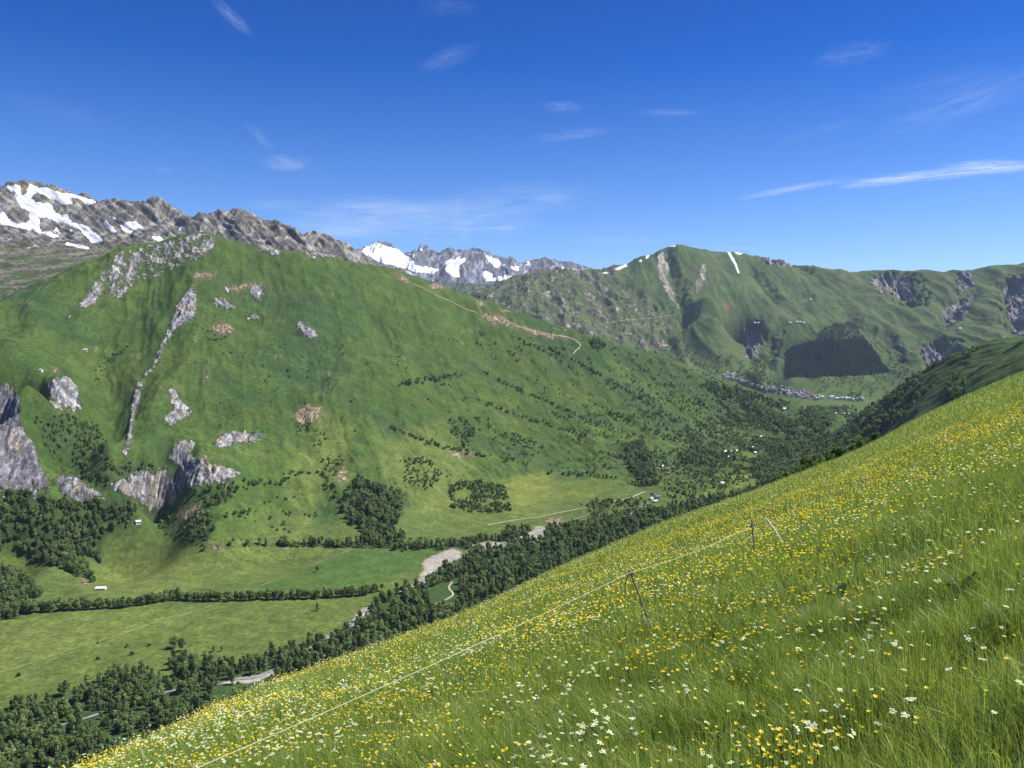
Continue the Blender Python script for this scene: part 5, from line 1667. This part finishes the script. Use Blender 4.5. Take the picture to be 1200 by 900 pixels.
def umbel(seed, nd=8, R=0.017, dr=0.0060):
    g = np.random.default_rng(seed)
    vs, fs = [], []
    for k in range(nd):
        a = k * 2.4; rr = R * math.sqrt((k + 0.3) / nd)
        c = np.array([math.cos(a) * rr, math.sin(a) * rr, -rr * rr * 6 + g.normal(0, 0.002)])
        i = len(vs)
        vs.append(c + [0, 0, 0.004])
        for q in range(6):
            b = q * math.pi / 3
            vs.append(c + np.array([math.cos(b) * dr, math.sin(b) * dr, g.normal(0, .0015)]))
        for q in range(0, 6, 2):
            fs.append((i, i + 1 + q, i + 1 + q + 1, i + 1 + (q + 2) % 6))
    return np.array(vs), np.array(fs)


def pyramid(rad_, h):
    vs = [(math.cos(k * math.pi / 2) * rad_, math.sin(k * math.pi / 2) * rad_, 0) for k in range(4)] + [(0, 0, h), (0, 0, -h)]
    return np.array(vs), np.array([(0, 1, 4, 4), (1, 2, 4, 4), (2, 3, 4, 4), (3, 0, 4, 4)])[:, :3]


def rot_frames(n, tilt):
    """random frames whose z axis is tilted by up to ~tilt"""
    a = grng.uniform(0, 2 * np.pi, n); t = np.abs(grng.normal(0, tilt, n)); b = grng.uniform(0, 2 * np.pi, n)
    z = np.stack([np.sin(t) * np.cos(a), np.sin(t) * np.sin(a), np.cos(t)], -1)
    h = np.stack([np.cos(b), np.sin(b), np.zeros(n)], -1)
    x = h - z * (h * z).sum(-1, keepdims=True); x /= np.linalg.norm(x, axis=1, keepdims=True)
    return np.stack([x, np.cross(z, x), z], -1)       # columns


def copies(proto, pos, frames, sc):
    v, f = proto
    V_ = np.einsum('nij,kj->nki', frames, v) * sc[:, None, None] + pos[:, None, :]
    Fs = f[None] + (np.arange(len(pos)) * len(v))[:, None, None]
    return V_.reshape(-1, 3), Fs.reshape(-1, f.shape[1])


def stems(x, y, z0, tops, w):
    n = len(x)
    a = grng.uniform(0, 2 * np.pi, n); sx, sy = np.cos(a) * w / 2, np.sin(a) * w / 2
    b = np.stack([x, y, z0], -1)
    S = np.stack([sx, sy, np.zeros(n)], -1)
    V_ = np.stack([b - S, b + S, tops + S * 0.7, tops - S * 0.7], 1)
    return V_.reshape(-1, 3), np.arange(4 * n).reshape(n, 4)


def yellow_density(x, y, u, v):
    c = fbm(x / 1.6, y / 1.6, 3, 760); c2 = fbm(x / 9, y / 9, 3, 765)
    far = sstep(9, 20, np.hypot(x, y)) * sstep(650, 950, u) * (1 - 0.85 * sstep(45, 80, np.hypot(x, y)))
    low = sstep(0.1, -0.25, fbm(x / 2.5, y / 2.5, 2, 768))
    return np.clip(0.34 + c * 1.15 + c2 * 0.6 + far * 0.45 - 0.18 * sstep(45, 90, np.hypot(x, y)) - 0.10 * low, 0.02, 1.2)


def white_density(x, y, u, v):
    c = fbm(x / 1.3, y / 1.3, 3, 780); c2 = fbm(x / 6, y / 6, 3, 785)
    left = sstep(750, 350, u) * sstep(5, 9, np.hypot(x, y))
    return np.clip(0.26 + c * 1.2 + c2 * 0.6 + left * 0.08, 0.02, 1.1)


def flower_field(n, r0, r1, pw, dens):
    x, y, z, r = scatter(n, r0, r1, pw)
    u, v = pix(x, y, z + 0.35)
    k = grng.random(len(x)) < dens(x, y, u, v)
    return x[k], y[k], z[k], r[k]


def heads(x, y, z, lo, hi_):
    n = len(x)
    h = grng.uniform(lo, hi_, n) * (0.62 + 0.5 * patch(x, y))
    lx, ly = lean_dir(x, y)
    q = grng.uniform(0.0, 0.28, n) * h
    return np.stack([x + lx * q, y + ly * q, z + h], -1)


YEL = np.array([0.86, 0.62, 0.02]); CRM = np.array([0.70, 0.74, 0.48]); STEM = np.array([0.08, 0.15, 0.03])
P_cup = [cup(5, 0.0125, 0.008, s) for s in range(4)]
P_umb = [umbel(s) for s in range(4)]
# near flowers, gathered first so that the largest-looking become things of their own
ny_ = flower_field(16000, 2.2, 11, 1.5, yellow_density)
nw_ = flower_field(6200, 2.2, 14, 1.5, white_density)
extra = []      # a few thick tufts of buttercups, as in the corner of the meadow
for u, v, n_, s_ in [(912, 872, 26, 0.10), (925, 885, 14, 0.12), (905, 860, 8, 0.06), (820, 845, 9, 0.2), (748, 868, 8, 0.08), (990, 812, 12, 0.18), (1000, 820, 8, 0.12), (938, 800, 14, 0.35), (600, 810, 9, 0.1), (810, 800, 14, 0.3), (880, 820, 10, 0.2)]:
    c = meadow_hit(u, v)
    extra.append(c + grng.normal(0, s_, (n_, 2)))
ex_ = np.concatenate(extra)
xy_x = np.concatenate([ny_[0], ex_[:, 0]]); xy_y = np.concatenate([ny_[1], ex_[:, 1]])
zy = meadow_z(xy_x, xy_y)
hy = heads(xy_x, xy_y, zy, 0.24, 0.38); hw_ = heads(nw_[0], nw_[1], nw_[2], 0.24, 0.38)
scy = grng.uniform(0.6, 1.05, len(xy_x)); scw = grng.uniform(0.5, 1.15, len(nw_[0]))


def pick(h, x, y, n):
    u, v = pix(h[:, 0], h[:, 1], h[:, 2])
    r = np.hypot(x, y)
    ok = (u > 3) & (u < 1197) & (v < 896)
    o = np.argsort(np.where(ok, r, 1e9))[:n]
    m = np.zeros(len(x), bool); m[o] = ok[o]
    return m


my, mw = pick(hy, xy_x, xy_y, 300), pick(hw_, nw_[0], nw_[1], 300)


def tint(n, c, var, g=grng):
    return np.clip(c[None] * (1 + g.normal(0, var, (n, 1))) * (1 + g.normal(0, 0.03, (n, 3))), 0.01, 0.95)


def single_flower(name, label, cat, group, proto_k, protos, mat, col, x, y, z, top, sc, head_name):
    root = bpy.data.objects.new(name, None); COL.objects.link(root)
    root.location = (x, y, z)
    tag(root, label, cat, group)
    dx, dy, h = top[0] - x, top[1] - y, top[2] - z
    m = MB()
    m.tube([(0, 0, -0.03), (dx * 0.15, dy * 0.15, h * 0.4), (dx * 0.55, dy * 0.55, h * 0.75), (dx, dy, h - 0.004)], [0.0016, 0.0015, 0.0013, 0.0011], 4)
    st = obj("stem", m.mesh("flower_stem", M_stem), root)
    hd = obj(head_name, protos[proto_k], root, (dx, dy, h))
    hd.scale = (sc, sc, sc)
    hd.rotation_euler = (float(grng.normal(0, 0.3)), float(grng.normal(-0.15, 0.3)), float(grng.uniform(0, 6.28)))


M_stem = plain_mat("flower_stem", (0.085, 0.15, 0.03), 0.7, 20)
cup_me = [mesh_np("buttercup_blossom", v, f, [M_yel], {"tint": ('FLOAT_COLOR', np.broadcast_to(YEL * (0.9 + 0.08 * i), (len(v), 3)))}) for i, (v, f) in enumerate(P_cup)]
umb_me = [mesh_np("umbel_head", v, f, [M_cream], {"tint": ('FLOAT_COLOR', np.broadcast_to(CRM * (0.9 + 0.06 * i), (len(v), 3)))}) for i, (v, f) in enumerate(P_umb)]
for i in np.nonzero(my)[0]:
    single_flower("buttercup", "small yellow buttercup on a thin stem in the grass close to the viewer", "flower", "buttercups in the near grass", i % 4, cup_me, M_yel, YEL, xy_x[i], xy_y[i], zy[i], hy[i], float(scy[i]), "blossom")
for i in np.nonzero(mw)[0]:
    single_flower("white_umbel_flower", "flat creamy white umbel flower in the grass close to the viewer", "flower", "creamy umbels in the near grass", i % 4, umb_me, M_cream, CRM, nw_[0][i], nw_[1][i], nw_[2][i], hw_[i], float(scw[i]), "umbel")

fv, ff3, ff4, fc, fb = [], [], [], [], 0


def put(v, f, c):
    global fb
    fv.append(v); (ff3 if f.shape[1] == 3 else ff4).append(f + fb); fc.append(c); fb += len(v)


# remaining near flowers keep their full shape, farther ones are simpler
for (x, y, z, h, sc, mask, protos, colr, tl) in ((xy_x, xy_y, zy, hy, scy, ~my, P_cup, YEL, 0.35), (nw_[0], nw_[1], nw_[2], hw_, scw, ~mw, P_umb, CRM, 0.25)):
    idx = np.nonzero(mask)[0]
    for k in range(4):
        q = idx[k::4]
        v, f = copies(protos[k], h[q], rot_frames(len(q), tl), sc[q])
        put(v, f, np.repeat(tint(len(q), colr, 0.08), len(protos[k][0]), 0))
    v, f = stems(x[idx], y[idx], z[idx], h[idx], 0.003)
    put(v, f, np.repeat(tint(len(idx), STEM, 0.15), 4, 0))
for (n, r0, r1, pw, dens, colr, pr, lo, hi_) in ((32000, 11, 32, 1.35, yellow_density, YEL, (0.015, 0.010), 0.27, 0.42), (11000, 11, 32, 1.35, white_density, CRM, (0.0175, 0.009), 0.28, 0.44),
                                                 (16000, 32, 90, 1.4, yellow_density, YEL, (0.024, 0.013), 0.28, 0.42), (16000, 32, 90, 1.4, white_density, CRM, (0.026, 0.012), 0.28, 0.44),
                                                 (5000, 90, 280, 1.6, yellow_density, YEL, (0.042, 0.022), 0.30, 0.42), (8000, 90, 280, 1.6, white_density, CRM, (0.048, 0.02), 0.30, 0.42)):
    x, y, z, r = flower_field(n, r0, r1, pw, dens)
    h = heads(x, y, z, lo, hi_)
    v, f = copies(pyramid(*pr), h, rot_frames(len(x), 0.35), grng.uniform(0.7, 1.3, len(x)))
    put(v, f, np.repeat(tint(len(x), colr, 0.1), 6, 0))
fvv = np.concatenate(fv); fcc = np.concatenate(fc)
M_petal = leaf_mat("meadow_petals", trans=0.25)
stuff("meadow_flowers", mesh_np("meadow_flowers", fvv, [np.concatenate(ff3), np.concatenate(ff4)], [M_petal], {"tint": ('FLOAT_COLOR', fcc)}))

# ------------------------------------------------------------------ larger plants, stalks
M_dock = leaf_mat("broad_leaf", trans=0.3, gloss=0.015)
for u, v, s, shade, lab in [(836, 722, 1.0, 0.55, "dark broad-leaved plant in the middle of the meadow"), (985, 676, 1.1, 0.5, "dark broad-leaved plant below the pale bent post"), (505, 795, 1.1, 0.9, "bluish leafy plant under the fence tape"), (1130, 660, 1.2, 0.7, "broad-leaved plant high in the flowery part of the meadow"),
                            (935, 895, 0.8, 0.9, "fresh green leafy plant beside the thick buttercup tuft"), (885, 745, 0.8, 0.6, "low dark leafy plant among white umbels"), (1172, 690, 1.0, 0.7, "dark leafy plant near the meadow's uphill side")]:
    c = meadow_hit(u, v); z = float(meadow_z(c[:1], c[1:])[0])
    vs, fs, cs = [], [], []
    for k in range(13):
        a = grng.uniform(0, 6.28); L_ = grng.uniform(0.08, 0.15) * s; w = L_ * grng.uniform(0.28, 0.4); el = grng.uniform(0.5, 1.25)
        d = np.array([math.cos(a), math.sin(a)]); sd_ = np.array([-d[1], d[0]])
        prof = [(0, 0.08), (0.3, 0.8), (0.6, 1.0), (0.85, 0.6), (1.0, 0.05)]
        i = len(vs)
        for f_, ww in prof:
            h_ = L_ * (math.sin(el) * f_ * 1.6 - 0.5 * f_ * f_); o_ = L_ * math.cos(el) * f_ * 1.5
            for sg in (-1, 0, 1):
                vs.append((d[0] * o_ + sd_[0] * w * ww * sg * .5, d[1] * o_ + sd_[1] * w * ww * sg * .5, h_ + 0.08 + abs(sg) * w * ww * 0.12))
                cs.append(np.array([0.110, 0.205, 0.055]) * shade * grng.uniform(0.9, 1.1))
        for q in range(4):
            for sg in range(2):
                b = i + q * 3 + sg
                fs.append((b, b + 1, b + 4, b + 3))
    o = obj("leafy_plant", mesh_np("leafy_plant", np.array(vs), np.array(fs), [M_dock], {"tint": ('FLOAT_COLOR', np.array(cs))}, smooth=True), None, (c[0], c[1], z))
    tag(o, lab, "plant")
M_straw = plain_mat("straw", (0.46, 0.42, 0.24), 0.8, 8)
for u0, v0, u1, v1, lab in [(146, 815, 151, 862, "tall bleached grass stalk sticking up against the valley woods"), (594, 828, 606, 893, "pale leaning grass stalk beside the crossing stalks"), (618, 826, 645, 902, "tilted pale grass stalk crossing an upright one"), (632, 812, 634, 905, "upright pale grass stalk crossed by a tilted one"),
                            (700, 640, 690, 672, "thin pale grass stalk beyond the crossed fence post"), (742, 834, 743, 900, "pale straight grass stalk beside yellow buttercups"), (803, 652, 800, 690, "tall straw-coloured stalk behind the fence tape"), (438, 700, 440, 742, "slender straw stalk at the brow of the meadow")]:
    c = meadow_hit(u1, min(v1, 890)); z = float(meadow_z(c[:1], c[1:])[0]); r = float(np.hypot(*c))
    b = np.array([c[0], c[1], z]); t = P3(u0, v0, r * 0.99)
    m = MB(); th = max(0.0022, r * 0.00022)
    mid = (b * 0.45 + t * 0.55) + np.array([0.012, 0, 0.01])
    m.tube([b - b, mid - b, t - b], [th, th * 0.9, th * 0.6], 5)
    o = bpy.data.objects.new("grass_stalk", None); COL.objects.link(o); o.location = b
    obj("stem", m.mesh("stalk_stem", M_straw), o)
    m = MB(); d = (t - mid); d /= np.linalg.norm(d)
    m.tube([t - b - d * 0.03, t - b, t - b + d * 0.05], [th * 0.8, th * 2.4, th * 0.5], 5)
    obj("seed_head", m.mesh("stalk_seed_head", M_straw), o)
    tag(o, lab, "grass stalk")

# ------------------------------------------------------------------ pasture fence: posts, bent post, tape
M_wood = plain_mat("weathered_wood", (0.25, 0.18, 0.125), 0.85, 12, 0.6, 1.4, 0.2, 0.02)
M_palewood = plain_mat("pale_stick", (0.36, 0.31, 0.20), 0.85, 12, 0.7, 1.3, 0.2)
M_white = plain_mat("white_plastic", (0.78, 0.74, 0.66), 0.45, 6, 0.9, 1.08, 0.4)
M_tape = plain_mat("fence_tape", (0.48, 0.50, 0.36), 0.7, 30, 0.8, 1.15, 0.2)


def stand(u, v):
    c = meadow_hit(u, v)
    return np.array([c[0], c[1], float(meadow_z(c[:1], c[1:])[0])])


def in_depth(u, v, r):
    return P3(u, v, r)


b1 = stand(768, 716); r1 = float(np.hypot(*b1[:2]))
apex = in_depth(738.5, 671, r1 * 1.0)
po = bpy.data.objects.new("fence_post", None); COL.objects.link(po); po.location = b1
m = MB(); ax = apex - b1
m.tube([-ax * 0.12, ax * 0.5, ax * 1.04], [0.0125, 0.012, 0.011], 8); obj("stake", m.mesh("post_stake", M_wood), po)
foot2 = in_depth(732.5, 701, r1 * 1.01) - b1
m = MB(); m.tube([foot2, foot2 * 0.45 + ax * 0.55 + np.array([-0.03, 0, 0]), ax * 1.02], [0.007, 0.007, 0.007], 7); obj("brace", m.mesh("post_brace", M_palewood), po)
m = MB(); m.tube([ax * 0.99 + np.array([-0.045, 0, 0.0]), ax * 0.99 + np.array([0.045, 0, 0.0])], 0.018, 8); obj("insulator", m.mesh("post_insulator", M_wood), po)
tag(po, "leaning dark wooden fence post propped by a thin pale stick", "fence post", "posts of the pasture fence")
b2 = stand(884, 641); r2 = float(np.hypot(*b2[:2])); t2 = in_depth(881, 610, r2)
po = bpy.data.objects.new("fence_post", None); COL.objects.link(po); po.location = b2
m = MB(); a2 = t2 - b2; m.tube([-a2 * 0.2, a2 * 0.5 + np.array([0.01, 0, 0]), a2], [0.014, 0.014, 0.013], 8); obj("stake", m.mesh("post_stake", M_wood), po)
m = MB(); m.tube([a2 * 0.86 + np.array([-0.05, 0, 0]), a2 * 0.86], 0.014, 7); obj("insulator", m.mesh("post_insulator", M_palewood), po)
tag(po, "upright thin rusty brown fence post", "fence post", "posts of the pasture fence")
b3 = stand(916, 634); r3 = float(np.hypot(*b3[:2]))
pts = [in_depth(u, v, r3) - b3 for u, v in ((917, 637), (912, 628), (907, 620), (902, 612.5), (896.5, 606.5))]
po = bpy.data.objects.new("fence_post", None); COL.objects.link(po); po.location = b3
m = MB(); m.tube(pts, [0.012, 0.015, 0.015, 0.014, 0.010], 8); obj("stake", m.mesh("white_stake", M_white), po)
tag(po, "white plastic fence post bent over in the yellow flowers", "fence post", "posts of the pasture fence")


def line_above(u, v, h):
    """distance at which the sight line passes h above the ground"""
    t, e = ray(u, v)
    r = np.exp(np.linspace(math.log(1.5), math.log(60), 2500))
    g = r * e - meadow_z(r * math.sin(t), r * math.cos(t)) - h
    k = np.argmax(g < 0)
    return P3(u, v, r[k])


t_end = in_depth(869, 621.5, r2 * 0.98)
tl = line_above(200, 906, 0.62)
d0 = tl - apex
far0 = tl + d0 * 0.35
m = MB()
tp = []
for a, b, sag in ((far0, apex, 0.05), (apex, t_end, 0.05)):
    for k in range(28):
        f = k / 28
        p = a * (1 - f) + b * f
        p = p + np.array([0, 0, -4 * sag * f * (1 - f)])
        tp.append(p)
tp.append(t_end); tp.append(t_end * 0.6 + (b2 + a2 * 0.86) * 0.4 + np.array([0, 0, -0.03])); tp.append(b2 + a2 * 0.86 + np.array([-0.04, 0, 0]))
rr = [max(0.0032, 0.00028 * float(np.linalg.norm(p))) for p in tp]
o0 = Vector(apex)
m.tube([Vector(p) - o0 for p in tp], rr, 6)
tape = obj("fence_tape", m.mesh("fence_tape", M_tape, True), None, o0)
tag(tape, "pale fence tape strung across the meadow over the leaning post", "fence tape")
